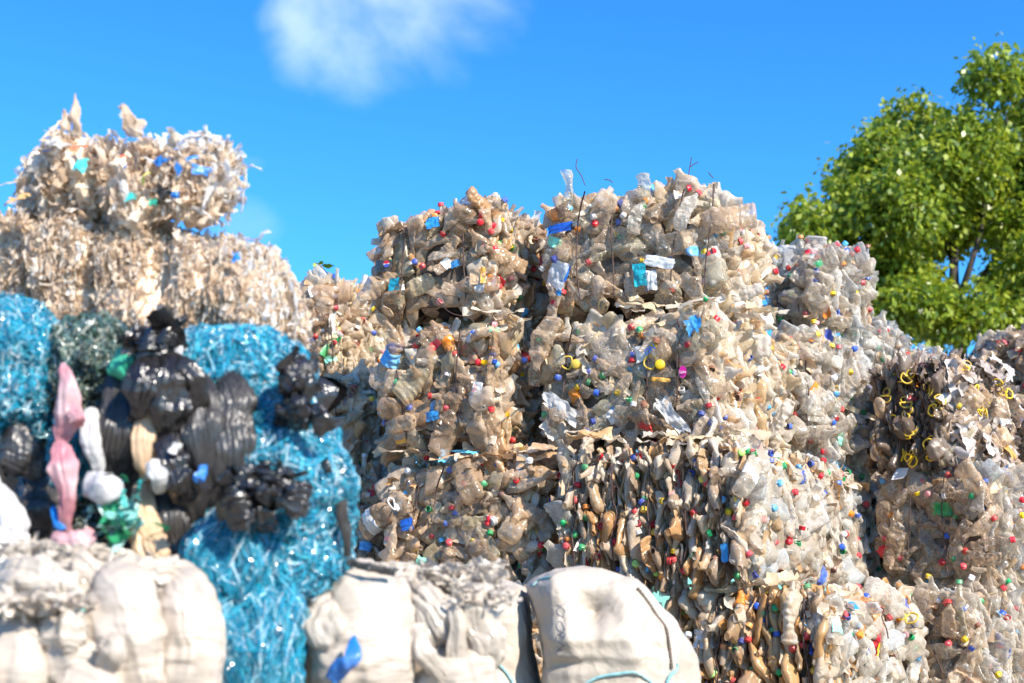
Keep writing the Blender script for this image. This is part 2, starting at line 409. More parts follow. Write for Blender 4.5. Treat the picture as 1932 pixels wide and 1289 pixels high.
def make_bale(bid, b, label, axis='y', mats=('pet_clear', 'scrap_dust'), caps=.3, nmax=90, dens=1.0, scrap=1.0, bot=1.0, wires=(), group='strapped bales of crushed bottles', capcols=None, sh=.05):
    if wires: b.wx = [b.hit(*w[len(w) // 2])[1][0] for w in wires if b.hit(*w[len(w) // 2])]
    base = b.world(np.array([0, 0, -b.hd[2]]))
    root = thing('bottle_bale', label, 'bale', base, group)
    PM[root.name] = Matrix.Translation(Vector([float(c) for c in base]))
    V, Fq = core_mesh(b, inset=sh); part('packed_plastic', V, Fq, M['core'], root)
    pet, scr = M[mats[0]], M[mats[1]]; spet = M[mats[2]] if len(mats) > 2 else pet
    n_obj = 0
    capcols = capcols or ['red', 'red', 'blue', 'red', 'yellow', 'green', 'white', 'orange', 'blue', 'white', 'sky', 'red', 'brown', 'green', 'pink']
    def bottle(p, n, cap=None, neck_at=False, big=None):
        nonlocal n_obj
        R, flat = frame(b, n, axis, .28)
        pr = random.choice(PROTO)
        if big: pr = random.choice([q for q in PROTO if q['jug']])
        elif cap: pr = random.choice([q for q in PROTO if not q['jug']])
        Rw = R @ b.A
        if neck_at:
            X = nrm(R[0] - (R[0] @ n) * n + n * random.uniform(.15, .7)) if random.random() < .8 else nrm(n + RNG.normal(0, .3, 3))
            Z = R[2] - (R[2] @ X) * X; Z = nrm(Z); R = np.stack([X, np.cross(Z, X), Z], 0); Rw = R @ b.A
            pos = b.world(p + n * .012) - pr['hi'][2] @ Rw
        else:
            pos = b.world(p - n * (random.uniform(-.006, .018) if flat else random.uniform(.01, .045)))
        o = put('plastic_bottle', pr['me'], Rw * (np.array([[1], [1], [1 if flat else .75]]) if not cap else 1), pos, root, pet if flat else spet)
        n_obj += 1
        if cap:
            ad = pr['hi'][3] @ Rw; yv = nrm(np.cross(ad, (0.31, .2, .9))); Rc = np.stack([ad, yv, np.cross(ad, yv)], 0)
            cw = pos + pr['hi'][2] @ Rw - ad * .008
            put('bottle_cap', cap_mesh(cap, .0165 if not pr['jug'] else .024, .020), Rc, cw, o)
            if big == 'handle' or (pr['jug'] and random.random() < .3):
                add_handle(o, Rc, cw - ad * .004, cap if cap in ('yellow', 'blue', 'white', 'red') else 'white')
        if random.random() < .13:
            put('bottle_label', pr['lab'], Rw, pos, o, M[random.choice(LABM)])
        return o
    for (px, py, col, kind) in HEROES.get(bid, []):
        h = b.hit(px, py)
        if h is None or n_obj > 96: continue
        bottle(h[1], h[2], col, True, kind)
    # fill: cells of every face
    pile = Pile()
    todo = []
    for face, wgt in (('front', 1.0), ('right', 1.0), ('top', .8), ('left', .5), ('back', .3)):
        nb = {'front': (b.w * b.h), 'back': b.w * b.h, 'right': b.l * b.h, 'left': b.l * b.h, 'top': b.w * b.l}[face]
        ax = {'front': 'y', 'back': 'y', 'right': 'x', 'left': 'x', 'top': 'z'}[face]
        flatf = ax == axis
        k = int(nb * wgt * dens * bot * (130 if flatf else 225))
        for p in b.sample(face, k): todo.append(('b', face, p, flatf))
        k = int(nb * wgt * dens * scrap * (40 if flatf else 600))
        for p in b.sample(face, k): todo.append(('s', face, p, flatf))
        for p in b.sample(face, max(2, int(nb * wgt * dens * (11 if flatf else 38) * caps / .3))): todo.append(('c', face, p, flatf))
    random.shuffle(todo)
    cams = b.A @ (CAM - b.c); 
    for kind, face, p0, flatf in todo:
        p, n = b.surf(p0)
        seen = face in ('front', 'right') or (face == 'top')
        if kind == 'b':
            if seen and n_obj < nmax and (random.random() < .45):
                bottle(p, n, random.choice(capcols) if random.random() < caps else None)
            else:
                R, flat = frame(b, n, axis, .3); pr = random.choice(PROTO)
                pos = b.world(p - n * (random.uniform(.02, .06) if flat else random.uniform(.025, .065)))
                pile.add((pr['lo'][0] * np.array([1, 1, 1 if flat else .65])) @ (R @ b.A) + pos, pr['lo'][1], 0 if flat else 3)
        elif kind == 's':
            V, Fq = random.choice(SCRAP)
            if face == 'top' and random.random() < .7:
                Z = nrm(n + RNG.normal(0, .25, 3)); X = RNG.normal(0, 1, 3); X = nrm(X - (X @ Z) * Z); R = np.stack([X, np.cross(Z, X), Z], 0); flat = True
            else: R, flat = frame(b, n, axis, .24, 1.0)
            pos = b.world(p - n * (random.uniform(-.008, .03) if flat else random.uniform(.012, .045)))
            pile.add((V * np.array([1, 1, 1] if flat else [1.15, .8, .6])) @ (R @ b.A) * random.uniform(.6, 1.0) + pos, Fq, 1 if random.random() < .965 else 2)
        else:
            Rr = nrm(RNG.normal(0, 1, 3)); Y = nrm(np.cross(Rr, (0.2, .4, .9))); R = np.stack([Rr, Y, np.cross(Rr, Y)], 0)
            col = random.choice(capcols)
            me = cap_mesh(col, .0165, .020)
            if seen: put('bottle_cap', me, R @ b.A, b.world(p + n * random.uniform(.0, .03)), root)
    pile.build('crushed_bottles', [pet, scr, M['mixed'], spet], root)
    for x in ([] if wires else b.wx):
        pts = [b.surf(np.array([x + random.uniform(-.012, .012), -b.hd[1], z])) for z in np.linspace(-b.hd[2] * .95, b.hd[2], 9)] + [b.surf(np.array([x, y, b.hd[2]])) for y in np.linspace(-b.hd[1] * .9, b.hd[1] * .9, 6)]
        pts = smooth_path([b.world(p + n * .045) for p, n in pts], 60); pts = pts + .003 * vec_noise(pts, 14, 3)
        V, Fq = tube(pts, .0038); part('tie_wire', V, Fq, M['wire'], root)
    # tie wires down the front
    for w in wires:
        pts = []
        for (px, py) in w:
            h = b.hit(px, py)
            pts.append(b.world(h[1] + h[2] * .045) if h else P(px, py, b.world(np.array([b.hd[0], -b.hd[1], 0]))[1]))
        pts = smooth_path(pts, 30); pts = pts + .002 * vec_noise(pts, 30, 3)
        V, Fq = tube(pts, .004); part('tie_wire', V, Fq, M['wire'], root)
    return root
BX = {}
def bx(i, *a, **k): BX[i] = Box(*a, seed=i, **k)
#      left  corner right ytop ybot  Y    yaw
bx(1,  706, 925, 1030, 384, 584, 7.2, 27, slope=.12)
bx(2, 1036, 1345, 1436, 345, 566, 6.9, 24)
bx(3,  716, 935, 1018, 606, 846, 7.2, 27)
bx(4, 1016, 1345, 1496, 588, 818, 6.75, 29)
bx(5,  726, 1000, 1058, 868, 1082, 7.15, 27)
bx(6, 1048, 1415, 1655, 836, 1100, 6.5, 30)
bx(7, 1250, 1575, 1742, 1126, 1372, 6.35, 32)
bx(8,  742, 1010, 1100, 1098, 1362, 7.1, 27)
bx(9,  545, 628, 775, 524, 698, 8.6, 27)
bx(10, 560, 664, 780, 706, 876, 8.4, 27)
bx(11, 600, 700, 790, 880, 1100, 8.2, 27)
bx(12, 1425, 1560, 1650, 442, 608, 7.9, 36, round_=.14, bulge=.045)
bx(13, 1440, 1545, 1636, 616, 866, 7.7, 36, round_=.14, bulge=.04)
bx(14, 1600, 1668, 1735, 598, 880, 9.3, 38, round_=.2, bulge=.05)
bx(15, 1645, 1800, 1908, 674, 868, 7.6, 42)
bx(16, 1655, 1860, 1990, 886, 1104, 7.5, 44)
bx(17, 1700, 1830, 1990, 1118, 1345, 7.3, 44)
bx(18, 1838, 1985, 2080, 618, 780, 9.4, 46)
bx(19, 1890, 2010, 2100, 750, 878, 8.7, 46)
bx(20, 1690, 1745, 1795, 648, 880, 9.5, 38, round_=.2, bulge=.05)
bx(21, 900, 1080, 1150, 440, 766, 8.3, 27)
bx(22, 900, 1110, 1230, 764, 1330, 8.3, 27)
bx(23, 1590, 1690, 1790, 700, 908, 8.9, 40)
bx(24, 1590, 1690, 1800, 906, 1120, 8.7, 40)
bx(25, 1590, 1690, 1790, 1126, 1340, 8.5, 40)
CAPS = """
838,445,red;914,470,red;933,437,red;953,436,red;944,428,yellow;962,446,yellow;965,475,yellow;948,468,lime;937,484,white;787,494,blue;710,583,yellow;963,352,red;971,367,yellow;1014,399,yellow,handle;820,393,orange;782,409,orange;1028,366,blue;1034,440,red;1064,551,red;1044,572,red;826,609,red;850,609,yellow;738,614,red;747,618,green;968,559,red
1169,367,blue,handle;1163,392,orange;1218,382,orange;1216,392,green;1125,424,red;1166,419,blue;1088,432,orange;1161,442,yellow;1317,415,yellow,handle;1113,496,red;1329,473,yellow;1212,493,yellow;1269,547,red;1384,469,yellow;1438,432,red;1440,400,yellow;1118,459,black;1315,357,red;1261,345,red;1337,339,sky;1052,492,blue,handle;1370,358,yellow,handle
1043,571,red;1140,583,yellow,handle;1170,613,brown;1192,620,red;1194,602,red;1212,632,orange;1347,582,blue;1364,575,red;1300,651,red;1248,689,yellow,handle;1233,674,green;1089,688,yellow,handle;1116,704,blue;1141,710,green;1017,642,green;1016,715,yellow;1093,731,yellow;1007,731,red;1167,741,yellow;1129,742,blue;1120,795,blue;1199,764,white;1338,764,red;1323,781,blue;1346,801,blue;1360,810,blue;1023,782,green;1194,681,red;1196,670,blue;1237,652,yellow;1286,681,red;1423,618,red;1399,601,blue;1408,605,blue;1467,612,green;1513,602,red;1488,635,red;1503,658,red;1516,673,magenta;1400,674,red;1470,692,red;1370,682,orange;1494,747,blue;1449,660,yellow;1516,812,blue;1452,825,red;1439,838,red;1454,855,black;1107,817,blue,handle;1108,825,red;1157,838,blue;1192,841,orange;1236,829,magenta,big;1207,832,red;1289,823,blue;1302,818,orange;1276,849,green;1312,840,blue;1077,620,yellow,handle
907,875,yellow,handle;917,914,green;881,914,red;962,912,green;851,876,blue;963,974,green;845,988,blue;736,979,red;731,1018,red;848,1024,red;895,1021,yellow;1013,1005,yellow;932,984,white,handle;862,969,blue;923,987,red;928,1006,green;1015,1042,red;1075,1016,orange;1074,1031,red;1086,915,red;1042,1006,yellow;1078,839,red;983,1075,green;756,957,white,handle
1477,880,green;1492,929,red;1485,1011,red;1464,1024,red;1485,1022,red;1411,1045,red;1558,966,red;1556,982,blue;1554,888,green;1590,1008,red;1580,1032,blue;1534,1026,brown;1354,948,yellow;1328,905,yellow;1337,913,red;1310,869,blue;1191,840,orange;1087,914,red;1234,1087,lime;1249,1092,orange;1202,1064,lime;1221,1078,sky;1273,1040,yellow;1289,1080,red;1335,1067,blue;1271,1055,red;1073,1030,red;1214,939,green;1214,961,yellow;1198,965,red;1270,935,pink;1312,968,red;1390,977,red;1375,965,yellow;1399,853,lime;1388,850,orange;1419,855,red;1530,833,red;1646,837,red;1595,893,blue;1558,931,blue;1597,1103,yellow;1576,1103,red;1611,1018,red
1533,436,red;1584,446,orange;1581,462,yellow;1602,474,green;1542,482,red;1540,511,blue;1486,505,red;1489,552,green;1496,571,blue;1633,526,blue;1668,593,red;1679,617,red;1724,626,orange;1708,640,magenta;1666,649,green;1514,602,red;1535,616,yellow;1573,661,red;1504,658,red;1872,617,yellow;1893,619,blue;1885,634,red;1913,660,red;1924,661,red;1500,498,orange;1490,520,green
1751,932,pink;1836,936,green;1681,972,orange;1700,1053,red;1777,1061,red;1802,1055,green;1825,1040,red;1783,1011,blue;1859,909,blue;1782,879,blue;1877,884,mint;1818,1111,red;1786,1124,red;1792,1138,red;1820,1148,blue;1706,1146,blue;1654,1153,red;1629,1229,blue;1820,1206,yellow;1793,1214,red;1881,1217,red;1895,989,orange;1670,1016,red;1693,1166,yellow,handle
1439,1159,green;1455,1145,red;1429,1130,blue;1464,1134,green;1506,1177,yellow;1491,1193,yellow;1498,1223,red;1388,1202,red;1391,1208,yellow;1403,1209,blue;1415,1206,red;1366,1220,orange;1345,1269,lime,big;1472,1269,green;1646,1205,red;1655,1152,red;1602,1197,green;1454,1274,yellow;1422,1265,green;1438,1172,blue;1466,1196,blue
658,499,red;675,533,orange;693,507,red;579,587,red;618,596,red;596,635,red;635,560,blue;649,579,red;785,653,red;712,682,orange;708,706,red;860,669,red;875,653,red;931,670,blue;932,682,blue;906,685,red;895,631,blue;769,757,orange;762,767,black;846,771,red;815,748,red;721,798,blue;805,685,white;914,771,white;984,794,red;681,870,green;724,869,red;672,780,red;928,657,orange
"""
FILLED = [i for i in BX]
for t in CAPS.replace('\n', ';').split(';'):
    if not t.strip(): continue
    f = t.strip().split(','); px, py = float(f[0]), float(f[1])
    best = None
    for i, b in BX.items():
        h = b.hit(px, py)
        if h and (best is None or h[0] < best[0]): best = (h[0], i)
    if best is None:
        for i, b in BX.items():
            for dy in (6, 14):
                h = b.hit(px, py + dy)
                if h and (best is None or h[0] < best[0]): best = (h[0], i); py0 = py + dy
        if best: py = py0
    if best: HEROES.setdefault(best[1], []).append((px, py, f[2], f[3] if len(f) > 3 else None))
def W(*a): return a
BALE = {}
def mb(i, label, **k):
    BALE[i] = make_bale(i, BX[i], label, **k)
W1, D1 = ('pet_clear', 'scrap_cream', 'pet_cream'), ('pet_dusty', 'scrap_brown', 'pet_brown')
mb(1, 'topmost bale of the left central column with an orange label on its front', mats=D1, scrap=.8, wires=[[(872, 400), (876, 500), (880, 575)], [(768, 425), (764, 500), (756, 590)]])
mb(2, 'topmost bale of the right central column with four dark vertical wires and a teal label', mats=W1, scrap=.8,
   wires=[[(1103, 362), (1096, 420), (1091, 500), (1097, 565)], [(1156, 378), (1155, 440), (1158, 500), (1160, 556)], [(1291, 356), (1281, 420), (1270, 500), (1268, 560)], [(1347, 348), (1340, 420), (1331, 500), (1330, 540)]])
mb(3, 'middle bale of the left central column, blue wrapper near its foot', mats=D1, wires=[[(868, 620), (866, 720), (872, 790), (896, 835)], [(755, 700), (762, 770), (770, 830)]])
mb(4, 'middle bale of the right central column with a big yellow jug cap', mats=('pet_clear', 'scrap_cream', 'pet_cream'), wires=[[(1080, 620), (1072, 670), (1066, 740)], [(1230, 655), (1224, 730), (1222, 800)], [(1281, 670), (1278, 760)]])
mb(5, 'dull grey-brown bale at the foot of the left central column behind the white sack', mats=D1, wires=[[(790, 916), (785, 960), (782, 985)], [(838, 880), (830, 920), (825, 960)], [(970, 880), (968, 930), (967, 975)], [(786, 1040), (792, 1075)]])
mb(6, 'wide bale of edge-on rusty brown bottles dotted with red and yellow caps', axis='x', mats=('pet_white', 'scrap_brown', 'pet_brown'), caps=.5, sh=.06)
mb(7, 'orange-stained bale at the bottom of the right column beside the white sack', axis='x', mats=('pet_white', 'scrap_orange', 'pet_orange'), caps=.45, sh=.06)
mb(8, 'bottom bale of the left central column mostly hidden behind the white sacks', mats=D1, nmax=30, dens=.8)
mb(9, 'top bale of the rear left stack, dark-seamed cream bottles beneath the green twig', mats=('pet_dusty', 'scrap_cream', 'pet_cream'), nmax=60, wires=[[(622, 600), (626, 650), (628, 690)]])
mb(10, 'second bale down of the rear left stack beside the dark knotted bag', mats=('pet_dusty', 'scrap_cream', 'pet_cream'), nmax=50)
mb(11, 'shadowed bale at the bottom of the rear left stack beside the blue strapping', mats=D1, nmax=40)
mb(12, 'rounded top bale of bright clear bottles in front of the tree', mats=('pet_white', 'scrap_dust'), scrap=.4, wires=[[(1448, 490), (1456, 540), (1470, 592)], [(1502, 545), (1506, 590)]])
mb(13, 'white shiny bale under the rounded top bale, left of the dark bale with yellow handles', mats=('pet_white', 'scrap_dust'), scrap=.4)
mb(21, 'shadowed bale glimpsed in the dark gap between the two central columns, upper', mats=D1, nmax=20, dens=.6)
mb(22, 'shadowed bale glimpsed low in the dark gap between the two central columns', mats=D1, nmax=20, dens=.6)
mb(23, 'shadowed bale glimpsed just left of the dark bale with yellow handles', mats=D1, nmax=20, dens=.6)
mb(24, 'shadowed bale glimpsed between the wide rusty bale and the dull right-hand bale', mats=D1, nmax=20, dens=.6)
mb(25, 'shadowed bale glimpsed between the orange-stained bale and the lowest right-hand bale', mats=D1, nmax=20, dens=.6)
mb(14, 'far pale bale sloping down just right of the rounded top bale', mats=('pet_white', 'scrap_dust'), scrap=.3, nmax=40, group=None)

mb(15, 'dark grey bale full of yellow jug handles, torn white sheets on its right end', axis='x', mats=('pet_dusty', 'scrap_grey', 'pet_grey'), caps=.05, sh=.07, scrap=.9, capcols=['yellow', 'yellow', 'black'])
mb(16, 'bale of dull bottles directly below the dark bale with yellow handles', mats=('pet_clear', 'scrap_dust', 'pet_white'), scrap=.4, wires=[[(1783, 905), (1779, 960), (1783, 1020), (1792, 1080)], [(1720, 940), (1716, 1040)]])
mb(17, 'lowest right-hand bale with a rusty wire tangle, cut off by the frame', mats=('pet_clear', 'scrap_dust', 'pet_white'), scrap=.4, wires=[[(1750, 1150), (1758, 1210), (1790, 1270)]])
mb(18, 'far bale at the right edge beneath the tree, shaded bottles under a cream top', mats=D1, nmax=50, scrap=.5)
mb(19, 'far grey bale at the right edge behind the torn white sheets', mats=D1, nmax=30, scrap=.5)
mb(20, 'farthest small pale bale between the sloping bale and the tree trunks', mats=('pet_white', 'scrap_dust'), nmax=30, scrap=.3, group=None)
# yellow jug handles and necks on the dark bale
b = BX[15]; root = BALE[15]
for px, py in [(1645, 680), (1655, 672), (1684, 670), (1704, 662), (1720, 662), (1733, 658), (1753, 657), (1700, 700), (1704, 722), (1722, 708), (1676, 740), (1748, 730), (1752, 740), (1710, 755), (1723, 775), (1770, 765), (1776, 778), (1642, 800), (1655, 830), (1696, 800), (1730, 810), (1728, 815), (1759, 830), (1708, 858), (1716, 862), (1725, 850), (1750, 850), (1764, 845), (1836, 738), (1830, 745), (1850, 755), (1845, 775), (1838, 780), (1870, 735), (1816, 672), (1795, 660), (1822, 690), (1876, 742)]:
    h = b.hit(px, py) or b.hit(px, py + 14)
    if not h: continue
    X = nrm(h[2] + RNG.normal(0, .55, 3)); Y = nrm(np.cross(X, RNG.normal(0, 1, 3))); R = np.stack([X, Y, np.cross(X, Y)], 0) @ b.A
    pos = b.world(h[1] + h[2] * .032)
    add_handle(root, R, pos, 'yellow', .026)
    if random.random() < .5:
        th = np.linspace(0, .03, 6); V, Fq = tube(np.stack([th - .02, 0 * th, 0 * th], -1), [.017, .016, .018, .016, .018, .016], 16)
        put('bottle_neck', mesh('bottle_neck', V, Fq, [M['scrap_grey']]), R, pos, root)
# torn white sheets on the right end of that bale
M['torn'] = plastic('torn_white_sheeting', [(.46, .39, .34), (.36, .30, .26), (.56, .50, .46)], dirt=.5, dirtcol=(.28, .2, .16), rough=.5, transl=.15, bscale=40)
M['torn_o'] = plastic('orange_crumbling_foam', [(.72, .36, .06)], dirt=.6, dirtcol=(.30, .16, .07), rough=.6, transl=.1, bscale=40)
def sheet(px, py, wpx, hpx, Y, rot=0, seed=0, nu=26, nv=18, amp=.012, n=None, cut=.12):
    """crumpled torn sheet centred at a pixel and depth; n = facing"""
    sc = Y / F; l, w = hpx * sc, wpx * sc
    u, v = np.meshgrid(np.linspace(-.5, .5, nu), np.linspace(-.5, .5, nv), indexing='ij')
    edge = 1 + cut * vn(np.stack([np.arctan2(v, u) * 2, u * 0, u * 0 + seed], -1), 1.5, seed)
    V = np.stack([v * w * edge, u * 0, u * l * edge], -1)
    V[..., 1] += amp * (ridge(V + seed, 9, seed) + .6 * ridge(V + seed, 22, seed + 1) + .3 * ridge(V, 50, seed))
    n = nrm(np.array(n if n is not None else (0, -1, .1)))
    yy = -n; xx = nrm(np.cross(yy, (0, 0, 1))); zz = np.cross(xx, yy)
    c, s_ = math.cos(rot), math.sin(rot); A = np.stack([xx * c + zz * s_, yy, -xx * s_ + zz * c], 0)
    return V.reshape(-1, 3) @ A + P(px, py, Y), grid_faces(nu, nv)
def on(b, px, py):
    cc = b.c - CAM; k = F / (cc @ FWD); tx, ty = 966 + (cc @ RT) * k, 644.5 - (cc @ UP) * k
    for f in np.linspace(0, 1, 21):
        h = b.hit(px + (tx - px) * f, py + (ty - py) * f)
        if h: return b.world(h[1])[1], h[2] @ b.A
for k, (px, py, w, hh, rot, m) in enumerate([(1824, 800, 60, 110, 0, 'torn'), (1828, 700, 70, 50, .3, 'torn'), (1860, 690, 60, 60, -.3, 'torn'), (1850, 790, 30, 140, 0, 'torn'), (1890, 790, 34, 150, .15, 'torn_o'), (1905, 730, 40, 90, -.3, 'torn'), (1903, 840, 44, 90, .25, 'torn'), (1872, 830, 30, 90, 0, 'torn'), (1898, 690, 30, 60, .4, 'torn')]):
    y, n = on(b, min(px, 1900), min(max(py, 690), 860)); n = nrm(n + np.array([0, 0, .25 + .2 * math.sin(k * 3)]))
    V, Fq = sheet(px, py, w, hh, y - .05, rot, 40 + k, n=n, amp=.02, cut=.3)
    part('torn_sheet', V, Fq, M[m], root)
pile = Pile()
for p in b.sample('right', 170):
    q, n = b.surf(p); R, _ = frame(b, n, 'x', .7); V, Fq = random.choice(SCRAP)
    pile.add(V @ (R @ b.A) * random.uniform(.5, 1.0) + b.world(q + n * .0), Fq)
pile.build('torn_sheeting_layers', [M['torn']], root)
# ---- big recognisable pieces
def facepiece(bid, name, px, py, w, h, rot, mat, off=.05, amp=.008, seed=0, label=None, cut=.1, tilt=(0, 0, 0), nu=26, nv=18):
    b = BX[bid]; y, n = on(b, px, py)
    V, Fq = sheet(px, py, w, h, y - off, rot, seed, n=nrm(n + np.array(tilt)), amp=amp, cut=cut, nu=nu, nv=nv)
    return part(name, V, Fq, mat, BALE[bid], label=label)
M['white_hdpe'] = plastic('white_milky_plastic', [(.72, .69, .64)], dirt=.3, dirtcol=(.4, .28, .18), rough=.4, transl=.3)
M['tarp_blue'] = plastic('blue_wrapper', [(.03, .25, .55)], dirt=.25, dirtcol=(.3, .4, .5), rough=.35, transl=.1)
M['lab_teal'] = plastic('teal_printed_label', [(.02, .36, .42)], dirt=.6, dirtcol=(.02, .2, .38), rough=.35, transl=.1)
M['lab_blue'] = plastic('blue_printed_label', [(.02, .10, .5)], dirt=.5, dirtcol=(.03, .3, .6), rough=.35, transl=.1)
M['lab_white'] = plastic('white_printed_label', [(.75, .75, .73)], dirt=.2, rough=.4, transl=.2)
M['lab_orange'] = plastic('orange_printed_label', [(.80, .38, .05)], dirt=.3, dirtcol=(.7, .5, .3), rough=.4, transl=.1)
M['lab_peach'] = plastic('peach_printed_label', [(.72, .48, .28)], dirt=.2, rough=.5, transl=.1)
M['ink'] = plastic('dark_ink', [(.02, .05, .14)], rough=.5, transl=0, bump=0)
facepiece(4, 'flattened_white_jug', 1058, 770, 30, 90, .95, M['white_hdpe'], seed=3, amp=.014, cut=.3)
facepiece(4, 'flattened_white_jug', 1268, 785, 26, 84, .65, M['white_hdpe'], seed=5, amp=.014, cut=.3)
facepiece(3, 'blue_wrapper', 816, 785, 30, 18, .1, M['tarp_blue'], seed=6)
facepiece(2, 'teal_label', 1207, 519, 26, 46, .1, M['lab_teal'], seed=7)
facepiece(2, 'white_label', 1229, 528, 22, 40, .1, M['lab_white'], seed=8, off=.046)
facepiece(2, 'white_label', 1245, 494, 60, 22, -.25, M['lab_white'], seed=18, off=.048)
facepiece(2, 'blue_label', 1055, 430, 52, 18, .05, M['lab_blue'], seed=9)
facepiece(2, 'white_label', 1049, 518, 46, 50, -.4, M['lab_white'], seed=10, off=.045)
facepiece(2, 'blue_label', 1066, 515, 12, 34, -.35, M['lab_blue'], seed=11, off=.055)
facepiece(2, 'blue_label', 1053, 551, 12, 12, -.35, M['tarp_blue'], seed=12, off=.055)
facepiece(1, 'orange_label', 899, 521, 34, 32, .0, M['lab_peach'], seed=13)
facepiece(1, 'orange_label', 911, 519, 10, 32, .0, M['lab_orange'], seed=14, off=.056)
facepiece(1, 'blue_wrapper', 814, 417, 28, 30, .3, M['tarp_blue'], seed=15, amp=.012)
facepiece(1, 'green_label', 741, 536, 24, 24, .0, M['cap_mint'] if False else M['lab_teal'], seed=16)
facepiece(1, 'black_label', 722, 502, 44, 22, -.15, M['cap_black'], seed=17)
facepiece(1, 'blue_label', 857, 497, 20, 14, .3, M['tarp_blue'], seed=19)
facepiece(4, 'blue_wrapper', 1306, 610, 30, 44, .5, M['tarp_blue'], seed=20, amp=.012, cut=.3)
facepiece(4, 'orange_label', 1245, 716, 40, 8, -.15, M['lab_orange'], seed=21)
facepiece(4, 'white_label', 1215, 665, 40, 30, .2, M['lab_white'], seed=22)
facepiece(5, 'blue_wrapper', 768, 990, 26, 22, .2, M['lab_blue'], seed=23)
facepiece(5, 'orange_wrapper', 784, 1034, 10, 18, -.3, M['lab_orange'], seed=24)
facepiece(3, 'orange_wrapper', 754, 815, 22, 10, .1, M['lab_orange'], seed=25)
facepiece(3, 'orange_wrapper', 754, 832, 22, 12, .1, M['lab_orange'], seed=26)
facepiece(3, 'white_label', 900, 733, 20, 26, -.25, M['lab_white'], seed=27)
facepiece(6, 'blue_label', 1367, 1043, 14, 34, 0, M['tarp_blue'], seed=28)
facepiece(6, 'blue_label', 1494, 970, 14, 34, -.1, M['lab_blue'], seed=29)
facepiece(7, 'blue_wrapper', 1612, 1140, 32, 18, 0, M['tarp_blue'], seed=30)
facepiece(16, 'white_carton', 1698, 893, 26, 32, 0, M['lab_white'], seed=31, amp=.004)
facepiece(12, 'green_label', 1545, 498, 14, 12, .5, M['cap_green'], seed=32)
facepiece(7, 'green_label', 1668, 1245, 20, 40, -.4, M['cap_black'], seed=33, tilt=(0, 0, 0))
facepiece(7, 'yellow_label', 1660, 1232, 10, 34, -.4, M['cap_yellow'], seed=34, off=.056)
facepiece(4, 'flat_white_lid', 1465, 665, 16, 16, 0, M['white_hdpe'], seed=35)
def oval(bid, px, py, rx, ry, mats, name, off=.06, split=False):
    b = BX[bid]; y, n = on(b, px, py); Y = y - off; sc = Y / F
    xx = nrm(np.cross(-n, (0, 0, 1))); zz = np.cross(xx, -n); c = P(px, py, Y)
    V = [c]; k = 32
    for rr in (1.0,):
        for j in range(k):
            a = 2 * math.pi * j / k; V.append(c + xx * rx * sc * math.cos(a) + zz * ry * sc * math.sin(a))
    Fq = np.array([[0, 1 + j, 1 + (j + 1) % k] for j in range(k)])
    mi = [0 if math.sin(2 * math.pi * (j + .5) / k) > .2 else (1 if math.sin(2 * math.pi * (j + .5) / k) > -.2 else 2) for j in range(k)] if split else None
    return part(name, V, Fq, mats, BALE[bid], mi, smooth=False), (c, xx, zz, n, sc)
def text(bid, s, px, py, hpx, rot, mat, off=.062, parent=None, bold=.0):
    b = BX[bid]; y, n = on(b, px, py); Y = y - off; sc = Y / F
    return text_at(s, P(px, py, Y), n, hpx * sc, rot, mat, parent or BALE[bid], bold)
def text_at(s, c, n, size, rot, mat, root, bold=0.0):
    cu = bpy.data.curves.new('printed_text', 'FONT'); cu.body = s; cu.size = size; cu.align_x = 'CENTER'; cu.align_y = 'CENTER'; cu.extrude = .0006; cu.offset = bold * size
    to = bpy.data.objects.new('printed_text', cu); me = bpy.data.meshes.new_from_object(to); bpy.data.objects.remove(to); bpy.data.curves.remove(cu)
    me.materials.clear(); me.materials.append(mat)
    xx = nrm(np.cross(-n, (0, 0, 1))); zz = np.cross(xx, -n); cc, ss = math.cos(rot), math.sin(rot)
    X = xx * cc + zz * ss; Z = -xx * ss + zz * cc
    Mw = Matrix([[X[i], Z[i], n[i], c[i]] for i in range(3)] + [[0, 0, 0, 1]])
    me.transform(Matrix.Translation(-root.matrix_basis.translation) @ Mw)
    return link('printed_text', me, root)
oval(1, 729, 498, 7, 7, [M['cap_red'], M['cap_white'], M['cap_blue']], 'round_emblem', split=True)
oval(4, 1288, 702, 8, 12, [M['cap_magenta']], 'oval_sticker')
text(4, 'Saka', 1288, 702, 8, 0, M['cap_white'], .066)
text(2, 'Pouclar', 1219, 533, 13, -1.5, M['ink'], .062)
text(2, 'ola', 1262, 487, 12, .3, M['ink'], .064)
text(2, 'BJR', 1040, 544, 10, .95, M['ink'], .058)
text(4, 'ON', 1226, 660, 16, .5, M['lab_blue'], .066)
text(7, 'NERO', 1673, 1252, 12, 1.25, M['cap_white'], .06)
text(3, 'REIS', 896, 733, 9, 1.2, M['cap_red'], .062)
# upright bottle standing on the top of the wired bale
b = BX[2]
pr = PROTO[0]; 
g = bottle_geo(990, .17, .034, .85, 30, 24, False, .03, .3)
o = tag(link('standing_bottle', mesh('standing_bottle', g[0], g[1], [M['pet_clear']]), None), 'cut clear bottle standing upright on the topmost wired bale', 'bottle')
o.location = [float(c) for c in P(1072, 355, 7.1)]; o.rotation_euler = (0, -math.pi / 2, .3)
